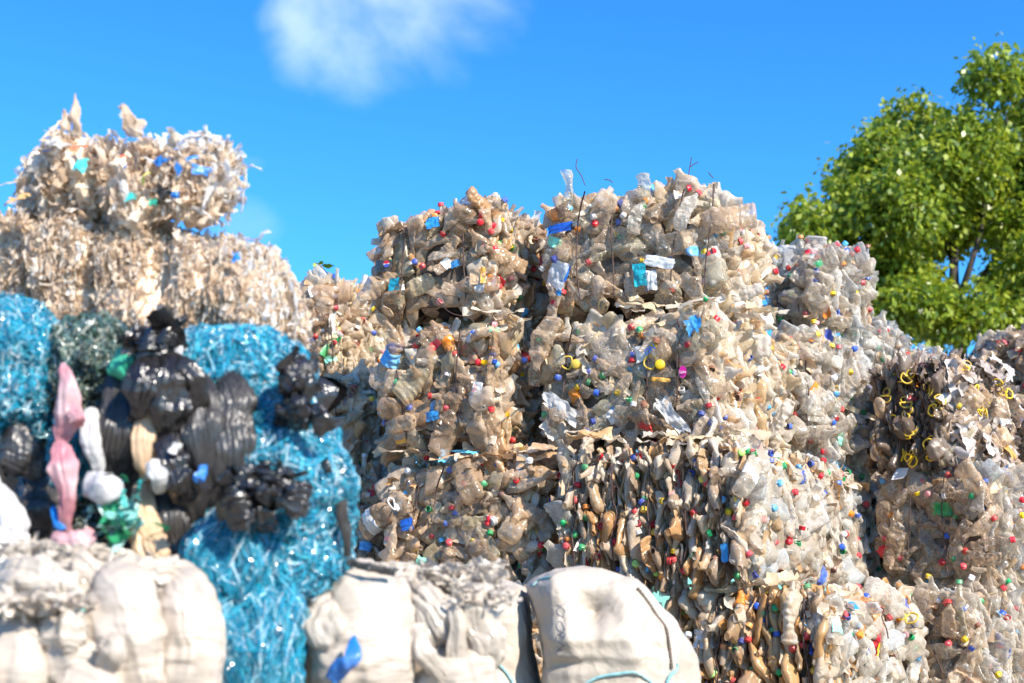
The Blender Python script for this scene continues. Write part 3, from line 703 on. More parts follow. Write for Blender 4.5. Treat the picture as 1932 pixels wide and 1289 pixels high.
# loose twisted wire ends sticking up from the wired bale, and the twig behind
def wirepart(pts, r=.0025, root=None, name='tie_wire', mat='wire'):
    pts = smooth_path([P(*q) for q in pts], 30); V, Fq = tube(pts, r); return part(name, V, Fq, M[mat], root)
wirepart([(1104, 350, 7.0), (1096, 330, 7.0), (1087, 316, 7.0), (1089, 300, 7.0)], root=BALE[2])
wirepart([(1156, 345, 7.0), (1150, 340, 7.0), (1140, 339, 7.0)], root=BALE[2])
wirepart([(1298, 338, 7.0), (1301, 318, 7.0), (1305, 297, 7.0)], root=BALE[2])
wirepart([(1301, 316, 7.0), (1309, 310, 7.0), (1317, 306, 7.0)], root=BALE[2])
wirepart([(1285, 338, 7.0), (1289, 332, 7.0), (1293, 327, 7.0)], root=BALE[2])
wirepart([(1346, 336, 6.95), (1340, 330, 6.95), (1337, 325, 6.95)], root=BALE[2])
wirepart([(826, 567, 7.1), (850, 590, 6.98), (885, 600, 6.95), (895, 610, 6.95)], root=BALE[3])
wirepart([(1245, 558, 6.78), (1262, 572, 6.74), (1275, 560, 6.74)], root=BALE[4])
wirepart([(1662, 1146, 6.4), (1668, 1152, 6.36), (1664, 1165, 6.34), (1672, 1185, 6.32), (1676, 1205, 6.32)], .003, root=BALE[7])
# flattened pieces squeezed out along the seams between tiers
pile = {}
for bid, y0, x0, x1, dep in ((4, 572, 1140, 1345, 6.84), (3, 596, 860, 1020, 7.2), (5, 856, 740, 1040, 7.15), (7, 1110, 1250, 1590, 6.42), (6, 826, 1080, 1420, 6.6), (4, 585, 1345, 1480, 6.9)):
    pl = pile.setdefault(bid, Pile())
    for k in range(int((x1 - x0) / 22)):
        V, Fq = random.choice(SCRAP); x = random.uniform(x0, x1)
        R = nrm(np.array([1, random.uniform(-.6, .3), random.gauss(0, .15)])); Z = nrm(np.array([random.gauss(0, .25), random.gauss(-.4, .2), 1])); Z = nrm(Z - (Z @ R) * R)
        c = P(x, y0 + random.gauss(0, 7), dep - (x - x0) * math.tan(math.radians(27)) / F * dep * .9 + .33 * (x1 - x0) / 330 + random.uniform(-.06, .1))
        pl.add(V @ np.stack([R, np.cross(Z, R), Z], 0) * random.uniform(.6, 1.15) + c, Fq)
for bid, pl in pile.items(): pl.build('squeezed_flaps', [M['scrap_cream' if bid != 5 else 'scrap_dust']], BALE[bid])

# ------------------------------------------------------------------ film bales on the left
FILMC = [(.78, .61, .45), (.82, .67, .52), (.73, .56, .39), (.84, .73, .60), (.78, .63, .48), (.75, .58, .42), (.85, .78, .69)]
M['film'] = plastic('dirty_white_film', FILMC, clear=.12, dirt=.18, dirtcol=(.52, .38, .25), rough=.38, transl=.5, bscale=60)
M['film_core'] = plastic('packed_white_film', [(.78, .61, .45)], dirt=.5, dirtcol=(.56, .43, .31), rough=.6, transl=0, bump=.9, bscale=45, wrinkle=(1, 1, .35))
M['film_white'] = plastic('clean_white_film', [(.80, .80, .80), (.76, .74, .71)], clear=.2, dirt=.1, rough=.3, transl=.45)
for k, c in dict(blue=(.01, .16, .50), red=(.75, .12, .05), green=(.04, .45, .28), teal=(.05, .50, .48), black=(.03, .028, .027), pink=(.80, .35, .38), yellow=(.6, .55, .1), ochre=(.55, .34, .13)).items():
    M['film_' + k] = plastic(k + '_film', [c, tuple(min(1, x * 1.25) for x in c)], dirt=.2, dirtcol=(.35, .28, .22), rough=.3, transl=.2, wrinkle=(1, 1, .3), bscale=90)
# ------------------------------------------------------------------ pleated lobes (draped film, bags)
def lobe(pts, rad, pleats=10, amp=.12, twist=0.0, seg=120, rings=70, seed=0, wr=.004, wf=(60, 60, 8), depth=.7, close=True, crk=.12, irr=.15, hw=0.0):
    """pts: (px,py,Y) spine; rad: half width in pixels at each spine point (thickness = depth * that)"""
    S = smooth_path([P(*p) for p in pts], rings); sc = np.array([p[2] for p in pts]) / F
    r = np.interp(np.linspace(0, 1, rings), np.linspace(0, 1, len(rad)), np.array(rad) * sc)
    uu = np.linspace(0, 1, rings); r = r * (1 + irr * vn(np.stack([uu * 5, uu * 0, uu * 0], -1), 1, seed + 40) + irr * .5 * vn(np.stack([uu * 13, uu * 0, uu * 0], -1), 1, seed + 41))
    wob = np.stack([vn(np.stack([uu * 4, uu * 0 + k, uu * 0], -1), 1, seed + 50) for k in range(3)], -1); S = S + wob * np.mean(r) * irr
    if close:
        u = np.linspace(0, 1, rings); e = np.clip(np.minimum(u, 1 - u) / .09, 0, 1); r = r * (1 - (1 - e) ** 2.2) ** .5 + 1e-4
    T = nrm(np.gradient(S, axis=0)); A = nrm(np.cross(T, np.array([0, 1.0, .05]))); B = np.cross(T, A)
    th = np.arange(seg) * 2 * math.pi / seg
    u = np.linspace(0, 1, rings)[:, None]
    Q = np.stack([np.cos(th)[None] * 1.0 + u * 0, np.sin(th)[None] + u * 0, u * 1.2 + th[None] * 0], -1)
    ph = pleats * (th[None] + twist * u) + 2.2 * vn(Q, 1.3, seed) + 1.5 * vn(Q, 3.1, seed + 4)
    pl = np.abs(np.sin(ph / 2)) ** .7 * 2 - 1.1
    pl = pl * (0.6 + .6 * vn(Q * np.array([1, 1, .6]), 2.0, seed + 2)) + .45 * np.sin(ph * 2.3 + 3 * vn(Q, 2, seed + 7)) * .6
    R = r[:, None] * (1 + amp * pl + .16 * vn(Q, 1.6, seed + 9))
    if hw: Qh = np.stack([np.cos(th)[None] * 1.4 + u * 0, np.sin(th)[None] * 1.4 + u * 0, u * 46 + 1.2 * np.sin(th)[None]], -1); R = R * (1 - hw * np.abs(vn(Qh, 1, seed + 21)) - hw * .6 * np.abs(vn(Qh * 2.1, 1, seed + 22)))
    V = S[:, None] + R[..., None] * (np.cos(th)[None, :, None] * A[:, None] + depth * np.sin(th)[None, :, None] * B[:, None])
    q = V * np.array(wf) / 60.0
    V = V + wr * vec_noise(q, 60, seed) + wr * 1.6 * vec_noise(V, 22, seed + 3)
    out = nrm(V - S[:, None])
    V = V - out * (R * crk * (.30 * np.abs(vn(V, 24, seed + 5)) + .22 * np.abs(vn(V, 50, seed + 6)) + .12 * np.abs(vn(V, 100, seed + 8))))[..., None]
    return V.reshape(-1, 3), grid_faces(rings, seg, True)
def lobes(name, root, mat, rows, **k):
    for j, row in enumerate(rows):
        pts, rad = row[0], row[1]; kk = dict(k); kk.update(row[2] if len(row) > 2 else {})
        V, Fq = lobe(pts, rad, seed=RS[0], **kk); RS[0] += 1
        part(name, V, Fq, mat, root)
RS = [300]
FLAKE = []
for i in range(24):
    l, w = random.uniform(.04, .11), random.uniform(.012, .032)
    V, Fq = scrap_geo(900 + i, l, w, 12, 6, .009)
    V = V * np.array([1, .8, 1]) + .006 * vec_noise(V, 45, i) + .004 * vec_noise(V, 90, i + 50)
    FLAKE.append((V, Fq))
def film_bale(b, name, label, n, lay=1.0, streak=.7, core=(1, 1, .22), amp=.05, white=.0, fl=1.0, group=None, seedcol=()):
    base = b.world(np.array([0, 0, -b.hd[2]]))
    root = thing(name, label, 'bale', base, group)
    PM[root.name] = Matrix.Translation(Vector([float(c) for c in base]))
    V, Fq = core_mesh(b, inset=.014, n=170, amp=amp, stretch=core, f=16); part('packed_film', V, Fq, M['film_core'], root)
    pile = Pile()
    for face, wgt in (('front', 1), ('right', 1.3), ('top', .9), ('left', .5), ('back', .3)):
        A = {'front': b.w * b.h, 'back': b.w * b.h, 'right': b.l * b.h, 'left': b.l * b.h, 'top': b.w * b.l}[face]
        for p in b.sample(face, int(A * n * wgt)):
            q, nn = b.surf(p)
            if random.random() < streak and face != 'top':
                X = nrm(np.array([0, 0, 1.0]) + RNG.normal(0, .22, 3)); Z = nrm(np.cross(X, nn) * random.choice((-1, 1)) * .8 + nn * random.uniform(.2, 1.2) * lay + RNG.normal(0, .2, 3))
            else:
                X = nrm(RNG.normal(0, 1, 3) + (nn * .3)); Z = nrm(nn + RNG.normal(0, .5, 3))
            Z = nrm(Z - (Z @ X) * X); R = np.stack([X, np.cross(Z, X), Z], 0)
            V, Fq = random.choice(FLAKE)
            out = (random.uniform(-.008, .016) if random.random() < .85 else random.uniform(.01, .04)) * fl + (0 if face == 'front' else random.uniform(0, .02))
            q = q + nn * ((ridge(q[None] * np.array(core) + b.seed, 14, b.seed + 5)[0]) * amp * .6)
            mi = 1 if random.random() < white + (.25 if face in ('right', 'top') and p[0] > b.hd[0] * .4 else 0) else 0
            pile.add(V @ (R @ b.A) * random.uniform(.5, 1.35) * fl + b.world(q + nn * out), Fq, mi)
    pile.build('film_shreds', [M['film'], M['film_white']], root)
    return root
def scraps(root, b, rows, extra=.085):
    for k, (px, py, w, h, rot, m) in enumerate(rows):
        y, n = on(b, px, py)
        V, Fq = sheet(px, py, w, h, y - extra, rot, 70 + k, n=nrm(n + np.array([.2 * math.sin(k * 5), 0, .35])), amp=.014, cut=.45)
        part('film_scrap', V, Fq, M[m], root)
bt = Box(34, 380, 425, 240, 408, 3.95, 20, round_=.16, bulge=.06, seed=31, slope=-.13)
rt = film_bale(bt, 'film_bale', 'ragged top bale of beige film with blue and orange scraps, at the upper left', 7500, lay=3.0, streak=.35, core=(1, 1, .7), amp=.06, fl=.82, white=.1, group='bales of plastic film')
scraps(rt, bt, [(97, 262, 26, 60, .5, 'film_white'), (86, 278, 24, 8, 0, 'film_blue'), (150, 269, 30, 14, .1, 'film_red'), (152, 305, 28, 50, .15, 'film_teal'), (110, 270, 40, 44, -.3, 'film_white'), (188, 236, 8, 10, .3, 'film_blue'), (292, 301, 22, 24, .4, 'film_blue'), (308, 300, 44, 12, -.2, 'film_blue'), (338, 320, 10, 34, .5, 'film_blue'), (362, 296, 26, 8, .4, 'film_blue'), (384, 316, 34, 18, 0, 'film_blue'), (232, 297, 20, 10, .1, 'film_red'), (231, 310, 8, 12, .3, 'film_blue'), (232, 350, 16, 70, .3, 'film_white'), (243, 366, 18, 14, .2, 'film_teal'), (281, 379, 18, 12, 0, 'film_green'), (268, 330, 10, 30, -.3, 'film_yellow'), (302, 352, 30, 44, .5, 'film_black'), (331, 368, 16, 12, .1, 'film_blue'), (236, 215, 22, 56, .35, 'film_white'), (425, 325, 70, 36, -.1, 'film_white'), (320, 343, 10, 6, 0, 'film_red')])
lobes('film_tuft', rt, M['film'], [([(138, 256, 3.8), (142, 215, 3.78), (140, 178, 3.8)], [12, 8, 2], dict(pleats=7, amp=.3)), ([(128, 245, 3.8), (124, 212, 3.8)], [14, 5], dict(pleats=5, amp=.3)), ([(262, 250, 3.85), (240, 222, 3.8), (228, 196, 3.8)], [18, 13, 6], dict(pleats=6, amp=.25)), ([(330, 270, 3.85), (322, 240, 3.8)], [12, 4], dict(pleats=6, amp=.25))], crk=.9, irr=.3, close=False, wr=.008, seg=90, rings=50)
bm = Box(-90, 452, 566, 394, 640, 3.85, 20, round_=.17, bulge=.05, seed=32, slope=-.12)
rm = film_bale(bm, 'film_bale', 'wide bale of vertically layered dirty white film above the blue strapping heap', 12500, lay=3.5, fl=.62, streak=.85, amp=.036, white=.05, group='bales of plastic film')
scraps(rm, bm, [(30, 372, 40, 50, .2, 'film_ochre'), (472, 448, 20, 8, 0, 'film_blue'), (446, 480, 14, 18, .1, 'film_blue'), (560, 560, 40, 70, .3, 'film_white'), (556, 620, 40, 44, -.3, 'film_white')])

M['bag_black'] = plastic('black_bag_film', [(.026, .024, .024)], dirt=.55, dirtcol=(.085, .075, .065), rough=.33, transl=0, sheen=.6, bump=.7, bscale=110, wrinkle=(1, 1, .16))
M['bag_black2'] = plastic('glossy_black_film', [(.014, .013, .013)], dirt=.3, dirtcol=(.07, .055, .045), rough=.22, transl=0, sheen=.7, bump=.7, bscale=60)
M['peach'] = plastic('peach_film', [(.74, .52, .33)], dirt=.3, dirtcol=(.5, .3, .16), rough=.4, transl=.3, wrinkle=(1, 1, .2), bscale=80)
M['pinkf'] = plastic('pink_film', [(.62, .27, .30)], dirt=1.0, dirtcol=(.70, .58, .57), rough=.35, transl=.3, wrinkle=(1, 1, .3), bscale=60)
M['whitef'] = plastic('white_wrap_film', [(.56, .48, .40)], dirt=.45, dirtcol=(.55, .44, .33), rough=.4, transl=.2, bump=1.0, wrinkle=(.2, .5, 1.2), bscale=38)
M['whitef2'] = plastic('glossy_white_wrap_film', [(.60, .53, .45)], dirt=.5, dirtcol=(.48, .38, .28), rough=.2, transl=.3, bump=.8, bscale=45)
M['greyf'] = plastic('pale_grey_film', [(.64, .62, .61)], dirt=.4, dirtcol=(.40, .36, .33), rough=.35, transl=.2, bscale=50)
STRB = [(.01, .30, .44), (.02, .44, .60), (.005, .16, .26), (.01, .34, .50), (.08, .58, .70), (.08, .52, .68), (.02, .34, .50), (.40, .70, .80), (.01, .30, .50), (.75, .85, .88), (.015, .26, .44), (.05, .46, .64), (.04, .42, .62), (.6, .8, .86)]  # pale and white entries are glints painted as ribbons among the blue
M['strapb'] = plastic('blue_strapping', STRB, clear=.15, dirt=.1, rough=.12, transl=.3, sheen=1.0, bump=.0)
M['strapg'] = plastic('dark_green_strapping', [(.04, .10, .09), (.08, .16, .13), (.16, .22, .17), (.03, .07, .08), (.10, .17, .20), (.32, .34, .28), (.05, .12, .09)], dirt=.3, rough=.22, transl=.1, sheen=.9, bump=.1)
M['tealf'] = plastic('teal_band', [(.04, .42, .40), (.02, .40, .20), (.25, .62, .58), (.03, .34, .36), (.45, .72, .66), (.02, .35, .14)], dirt=.2, rough=.25, transl=.3)
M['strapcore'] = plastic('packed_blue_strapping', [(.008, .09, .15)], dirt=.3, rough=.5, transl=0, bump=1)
M['greencore'] = plastic('packed_green_strapping', [(.015, .03, .028)], dirt=.3, rough=.5, transl=0, bump=1)

c = P(280, 1075, 4.0)
R3 = thing('mixed_film_bale', 'heap-like bale of shiny blue strapping, black bags and pink and teal film', 'bale', (c[0], c[1] + .1, c[2]))
# ellipsoids carrying the strapping: (px,py,rx,ry,Y,depth)
def blob(px, py, rx, ry, Y, dep, n=48, seed=0, amp=.15):
    sc = Y / F; th, ph = np.meshgrid(np.linspace(0, 2 * math.pi, n, endpoint=False), np.linspace(.02, math.pi - .02, n), indexing='ij')
    d = np.stack([np.cos(th) * np.sin(ph), np.sin(th) * np.sin(ph), np.cos(ph)], -1)
    V = P(px, py, Y) + d * np.array([rx * sc, dep, ry * sc]) * (1 + amp * fbm(d, 2.2, seed) + amp * .4 * ridge(d, 5, seed + 1))[..., None]
    return V, d
def strands(pile, px, py, rx, ry, Y, dep, n, ln=(.04, .16), wd=(.003, .008), curl=1.0, down=.6, lift=.018, seed=0, K=9, m=0):
    sc = Y / F; r = np.array([rx * sc, dep, ry * sc]); c = P(px, py, Y)
    d = nrm(RNG.normal(0, 1, (n, 3))); d[:, 1] = -np.abs(d[:, 1]) + .25 * RNG.random(n); d = nrm(d)
    def scl(d): return (1 + .15 * fbm(d, 2.2, seed) + .06 * ridge(d, 5, seed + 1))[:, None]
    p = c + d * r * scl(d); lnn = RNG.uniform(*ln, n); w = RNG.uniform(*wd, n)
    t = nrm(np.cross(d, RNG.normal(0, 1, (n, 3))) + np.array([0, 0, -1.0]) * down)
    wv = nrm(RNG.normal(0, 1, (n, 3))); V = np.zeros((n, K, 2, 3)); off = RNG.uniform(-.3, 1.0, n) * lift
    for k in range(K):
        q = (p - c) / r; q = q / np.linalg.norm(q, axis=1, keepdims=True); nn = nrm(q / r)
        hump = np.sin(k / (K - 1) * math.pi) * lift * .8 * RNG.random(n)
        pos = c + q * r * scl(q) + nn * (off + hump)[:, None]
        ww = nrm(wv - (np.sum(wv * t, 1, keepdims=True)) * t) * w[:, None] * .5
        V[:, k, 0] = pos - ww; V[:, k, 1] = pos + ww
        t = nrm(t + RNG.normal(0, .45 * curl, (n, 3)) + np.array([0, 0, -.25 * down]))
        p = p + t * (lnn / (K - 1))[:, None]; wv = nrm(wv + RNG.normal(0, .35, (n, 3)))
    base = np.arange(n)[:, None, None] * (2 * K) + np.arange(K - 1)[None, :, None] * 2 + np.array([0, 1, 3, 2])[None, None]
    pile.add(V.reshape(-1, 3), base.reshape(-1, 4), m)
BL = [(35, 715, 80, 128, 3.72, .22, 4200), (440, 700, 135, 62, 3.74, .20, 3000), (480, 770, 95, 110, 3.74, .2, 2600), (540, 930, 112, 155, 3.70, .22, 5200), (595, 1010, 60, 90, 3.75, .15, 1500), (455, 1060, 95, 110, 3.6, .18, 3200), (470, 1220, 92, 150, 3.58, .18, 4600), (505, 840, 100, 95, 3.72, .2, 2600), (530, 1060, 105, 85, 3.68, .2, 3000), (140, 860, 30, 70, 3.6, .05, 500)]
pile = Pile(); core = Pile()
for k, (px, py, rx, ry, Y, dep, n) in enumerate(BL):
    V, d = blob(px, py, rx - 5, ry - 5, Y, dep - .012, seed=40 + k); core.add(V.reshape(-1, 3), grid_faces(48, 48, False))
    lng = k in (5, 6); n = int(n * 1.7)
    strands(pile, px, py, rx, ry, Y, dep, n, ln=(.08, .26) if lng else (.03, .13), wd=(.0015, .0045) if lng else (.0015, .0055), curl=.85 if lng else 1.15, down=1.3 if lng else .5, seed=40 + k)
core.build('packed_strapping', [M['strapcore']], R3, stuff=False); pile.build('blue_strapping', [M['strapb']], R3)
pile = Pile(); core = Pile()
for k, (px, py, rx, ry, Y, dep, n) in enumerate([(175, 700, 68, 95, 3.76, .18, 3800), (160, 860, 45, 120, 3.74, .12, 2400), (160, 1000, 34, 50, 3.72, .08, 700)]):
    V, d = blob(px, py, rx - 5, ry - 5, Y, dep - .012, seed=60 + k); core.add(V.reshape(-1, 3), grid_faces(48, 48, False))
    strands(pile, px, py, rx, ry, Y, dep, n, ln=(.03, .1), wd=(.003, .008), seed=60 + k)
core.build('packed_strapping', [M['greencore']], R3, stuff=False); pile.build('green_strapping', [M['strapg']], R3)
V, d = blob(290, 850, 330, 215, 4.12, .28, seed=77, n=64); part('packed_film', V.reshape(-1, 3), grid_faces(64, 64), M['bag_black2'], R3)
# black bags: long pleated lobes and knots
lobes('black_bag', R3, M['bag_black'], [
    ([(238, 690, 3.58), (225, 780, 3.5), (222, 860, 3.52), (245, 930, 3.6)], [24, 44, 46, 18], dict(pleats=31, twist=-.3)),
    ([(268, 720, 3.6), (262, 800, 3.52), (262, 900, 3.55), (262, 930, 3.6)], [20, 34, 30, 14], dict(pleats=20)),
    ([(400, 690, 3.6), (425, 750, 3.5), (420, 860, 3.48), (400, 980, 3.55)], [26, 46, 52, 26], dict(pleats=34, twist=.35)),
    ([(395, 680, 3.66), (440, 710, 3.6), (462, 790, 3.58), (458, 850, 3.62)], [20, 32, 30, 12], dict(pleats=20, twist=.3)),
    ([(340, 730, 3.6), (345, 800, 3.55), (350, 840, 3.56), (345, 880, 3.6)], [26, 38, 36, 18], dict(pleats=20)),
    ([(370, 780, 3.6), (378, 860, 3.54), (385, 930, 3.6)], [24, 30, 20], dict(pleats=17)),
    ([(300, 700, 3.56), (300, 760, 3.5), (312, 850, 3.52), (318, 900, 3.56)], [26, 34, 26, 16], dict(pleats=20, twist=.2)),
    ([(345, 700, 3.54), (372, 760, 3.47), (380, 850, 3.46), (372, 940, 3.5), (350, 1010, 3.54)], [22, 34, 32, 26, 14], dict(pleats=27, twist=.3)),
    ([(320, 920, 3.56), (318, 980, 3.5), (330, 1040, 3.52), (345, 1062, 3.56)], [30, 38, 34, 30], dict(pleats=24)),
    ([(375, 900, 3.6), (375, 980, 3.56), (372, 1040, 3.6)], [16, 24, 16], dict(pleats=15)),
    ([(0, 830, 3.64), (30, 850, 3.56), (80, 880, 3.6)], [36, 46, 34], dict(pleats=8, amp=.06)),
    ([(-10, 800, 3.66), (40, 830, 3.6)], [30, 26], dict(pleats=8, amp=.06)),
    ([(75, 900, 3.62), (70, 960, 3.54), (75, 1010, 3.6)], [36, 40, 20], dict(pleats=15)),
    ([(630, 870, 3.66), (640, 930, 3.58), (652, 1010, 3.6), (655, 1050, 3.62)], [8, 10, 12, 6], dict(pleats=7)),
    ([(655, 1062, 3.62), (700, 1070, 3.6), (742, 1080, 3.62)], [6, 10, 8], dict(pleats=7)),
], amp=.15, depth=.4, irr=.2, close=False, seg=200)
lobes('black_bag', R3, M['bag_black2'], [
    ([(250, 640, 3.56), (290, 650, 3.46), (330, 660, 3.54)], [20, 34, 22], dict(pleats=9, amp=.25)),
    ([(280, 620, 3.55), (300, 640, 3.48), (320, 625, 3.54)], [10, 22, 12], dict(pleats=7, amp=.3)),
    ([(256, 605, 3.5), (262, 625, 3.5), (270, 645, 3.5)], [3, 8, 12], dict(pleats=4)),
    ([(240, 640, 3.52), (258, 655, 3.5), (275, 670, 3.5)], [6, 14, 16], dict(pleats=5, amp=.2)),
    ([(296, 662, 3.5), (278, 700, 3.43), (262, 745, 3.42), (258, 800, 3.48)], [12, 26, 26, 12], dict(pleats=11, amp=.2, twist=.5)),
    ([(300, 660, 3.5), (318, 710, 3.42), (322, 770, 3.43), (318, 830, 3.48)], [12, 26, 30, 14], dict(pleats=12, amp=.2)),
    ([(310, 662, 3.5), (345, 700, 3.42), (372, 745, 3.44), (384, 790, 3.48)], [10, 24, 24, 10], dict(pleats=10, amp=.2, twist=-.5)),
    ([(322, 800, 3.5), (318, 850, 3.45), (330, 905, 3.44), (352, 940, 3.48)], [16, 24, 30, 16], dict(pleats=12, amp=.22, twist=.6)),
    # side knot at the right edge
    ([(558, 755, 3.5), (550, 720, 3.44), (558, 690, 3.46), (575, 688, 3.5)], [7, 24, 28, 12], dict(pleats=10, amp=.2)),
    ([(560, 755, 3.5), (572, 720, 3.46), (578, 695, 3.5)], [6, 18, 14], dict(pleats=7, amp=.2)),
    ([(555, 760, 3.48), (535, 775, 3.46), (530, 800, 3.5)], [8, 22, 12], dict(pleats=7, amp=.2)),
    ([(562, 762, 3.46), (565, 785, 3.42), (560, 803, 3.46)], [8, 24, 20], dict(pleats=10, amp=.12)),
    ([(565, 756, 3.46), (595, 775, 3.44), (622, 810, 3.46)], [5, 16, 26], dict(pleats=3, amp=.08, depth=.25)),
    # bow lower middle
    ([(498, 925, 3.4), (462, 910, 3.36), (470, 895, 3.36), (500, 890, 3.4)], [8, 24, 22, 8], dict(pleats=8, amp=.3)),
    ([(500, 930, 3.4), (455, 955, 3.34), (410, 965, 3.38)], [8, 34, 24], dict(pleats=10, amp=.3)),
    ([(500, 928, 3.4), (535, 940, 3.34), (572, 945, 3.38)], [8, 34, 24], dict(pleats=10, amp=.3)),
    ([(500, 930, 3.4), (515, 905, 3.36), (540, 915, 3.4)], [6, 24, 20], dict(pleats=8, amp=.3)),
    ([(500, 935, 3.4), (490, 965, 3.36), (500, 990, 3.42)], [8, 26, 18], dict(pleats=8, amp=.3)),
    ([(488, 918, 3.36), (500, 930, 3.31), (514, 940, 3.36)], [12, 19, 12], dict(pleats=6, amp=.2, close=True)),
    ([(548, 750, 3.42), (560, 760, 3.4), (572, 764, 3.43)], [8, 12, 8], dict(pleats=5, amp=.2, close=True)),
    ([(610, 868, 3.5), (616, 890, 3.5)], [8, 7], dict(pleats=3)),
], seg=110, rings=60, wr=.004, close=False, crk=.3, irr=.28, depth=.5)
pile = Pile()
for (px, py, rx, ry, Y, n) in [(290, 640, 46, 26, 3.46, 70), (570, 740, 34, 60, 3.44, 60), (490, 925, 85, 45, 3.34, 130), (240, 640, 20, 14, 3.5, 8)]:
    for k in range(n // 3):
        X = nrm(RNG.normal(0, 1, 3)); Z = nrm(np.cross(X, RNG.normal(0, 1, 3))); V, Fq = random.choice(SCRAP)
        pile.add(V @ np.stack([X, np.cross(Z, X), Z], 0) * random.uniform(.3, .75) + P(px + random.gauss(0, rx * .42), py + random.gauss(0, ry * .42), Y + random.uniform(-.02, .06)), Fq)
pile.build('crumpled_black_film', [M['bag_black2']], R3)
lobes('peach_film', R3, M['peach'], [([(285, 760, 3.5), (272, 830, 3.46), (278, 910, 3.5)], [10, 26, 14], dict(pleats=9)), ([(268, 905, 3.52), (268, 980, 3.48), (285, 1030, 3.46), (310, 1065, 3.46)], [12, 26, 30, 18], dict(pleats=10, amp=.2))])
lobes('pink_film', R3, M['pinkf'], [([(116, 686, 3.46), (122, 730, 3.44), (130, 780, 3.45), (116, 830, 3.46), (114, 850, 3.47)], [8, 14, 22, 12, 7], dict(pleats=8, amp=.22, twist=1.2)),
    ([(112, 838, 3.45), (126, 880, 3.41), (124, 940, 3.42), (122, 985, 3.44), (128, 1016, 3.46)], [13, 26, 20, 12, 5], dict(pleats=9, amp=.2, twist=-.6, close=False)),
    ([(100, 1012, 3.4), (122, 1022, 3.38), (150, 1016, 3.38), (174, 1004, 3.41)], [8, 12, 15, 10], dict(pleats=7, amp=.25)),
    ([(134, 770, 3.43), (146, 790, 3.42), (150, 806, 3.45)], [10, 12, 6], dict(pleats=5, amp=.2))], irr=.25, crk=.3, wr=.004, depth=.45, rings=110)
lobes('white_bundle', R3, M['greyf'], [([(168, 775, 3.5), (172, 830, 3.46), (188, 890, 3.5)], [14, 20, 14], dict(pleats=4, amp=.08)), ([(172, 918, 3.44), (195, 920, 3.38), (216, 918, 3.44)], [24, 30, 22], dict(pleats=3, amp=.04)),
    ([(-30, 910, 3.5), (10, 960, 3.42), (20, 1010, 3.4), (30, 1040, 3.42)], [20, 30, 42, 30], dict(pleats=5, amp=.07)), ([(-20, 1010, 3.42), (-10, 1040, 3.4)], [50, 40], dict(pleats=4, amp=.06)), ([(338, 660, 3.48), (337, 676, 3.46)], [7, 8], dict(pleats=4)),
    ([(290, 870, 3.44), (298, 900, 3.42), (300, 930, 3.46)], [12, 16, 8], dict(pleats=7, amp=.3)), ([(325, 850, 3.42), (340, 835, 3.42)], [8, 8], dict(pleats=4, amp=.3))])
lobes('green_film', R3, M['film_green'], [([(232, 655, 3.55), (240, 690, 3.5), (255, 705, 3.54)], [16, 24, 12], dict(pleats=8, amp=.15))])
lobes('blue_film', R3, M['film_blue'], [([(98, 955, 3.46), (110, 985, 3.44), (118, 1003, 3.44)], [5, 9, 7], dict(pleats=4)), ([(385, 880, 3.44), (380, 910, 3.42)], [8, 9], dict(pleats=5, amp=.3))])
# teal bands tumbling down
pile = Pile()
for k in range(30):
    y0 = random.uniform(885, 1040); x0 = random.gauss(218 + (y0 - 885) * .1, 20); n = 12
    pts = smooth_path([P(x0 + random.gauss(0, 14), y0 + j * random.uniform(8, 18), 3.42 + random.uniform(-.05, .05)) for j in range(4)], n)
    w = random.uniform(.006, .013); wv = nrm(np.cumsum(RNG.normal(0, .5, (n, 3)), 0) + np.array([1, 0, 0])) * w
    V = np.stack([pts - wv, pts + wv], 1).reshape(-1, 3); pile.add(V, grid_faces(n, 2))
pile.build('teal_bands', [M['tealf']], R3)

# ------------------------------------------------------------------ white film bundles at the bottom left
c = P(170, 1289, 3.6); c[2] = 0
RC = thing('film_bundle', 'squashed bundles of glossy cream film in the bottom left corner', 'bale', c, 'bundles of white film along the bottom')
def floor_(rows): return rows
H = dict(pleats=7, amp=.07, wr=.0045, wf=(8, 30, 50), irr=.05, hw=.025, crk=.05, rings=150)
lobes('film_bundle_fold', RC, M['whitef'], [
    ([(330, 1085, 3.4), (352, 1140, 3.3), (355, 1230, 3.28), (350, 1330, 3.3), (350, 1480, 3.35)], [36, 58, 64, 62, 60], H),
    ([(205, 1080, 3.36), (225, 1140, 3.24), (240, 1230, 3.22), (250, 1330, 3.26), (250, 1480, 3.3)], [44, 68, 66, 64, 60], H),
    ([(10, 1160, 3.3), (20, 1240, 3.2), (20, 1340, 3.2), (20, 1480, 3.3)], [46, 62, 66, 60], dict(pleats=4, amp=.04, wr=.003)),
    ([(85, 1290, 3.22), (140, 1250, 3.18), (200, 1260, 3.22)], [30, 42, 30], dict(pleats=4, amp=.05)),
    ([(110, 1320, 3.2), (170, 1330, 3.18), (170, 1480, 3.2)], [50, 66, 60], dict(pleats=5, amp=.05)),
])
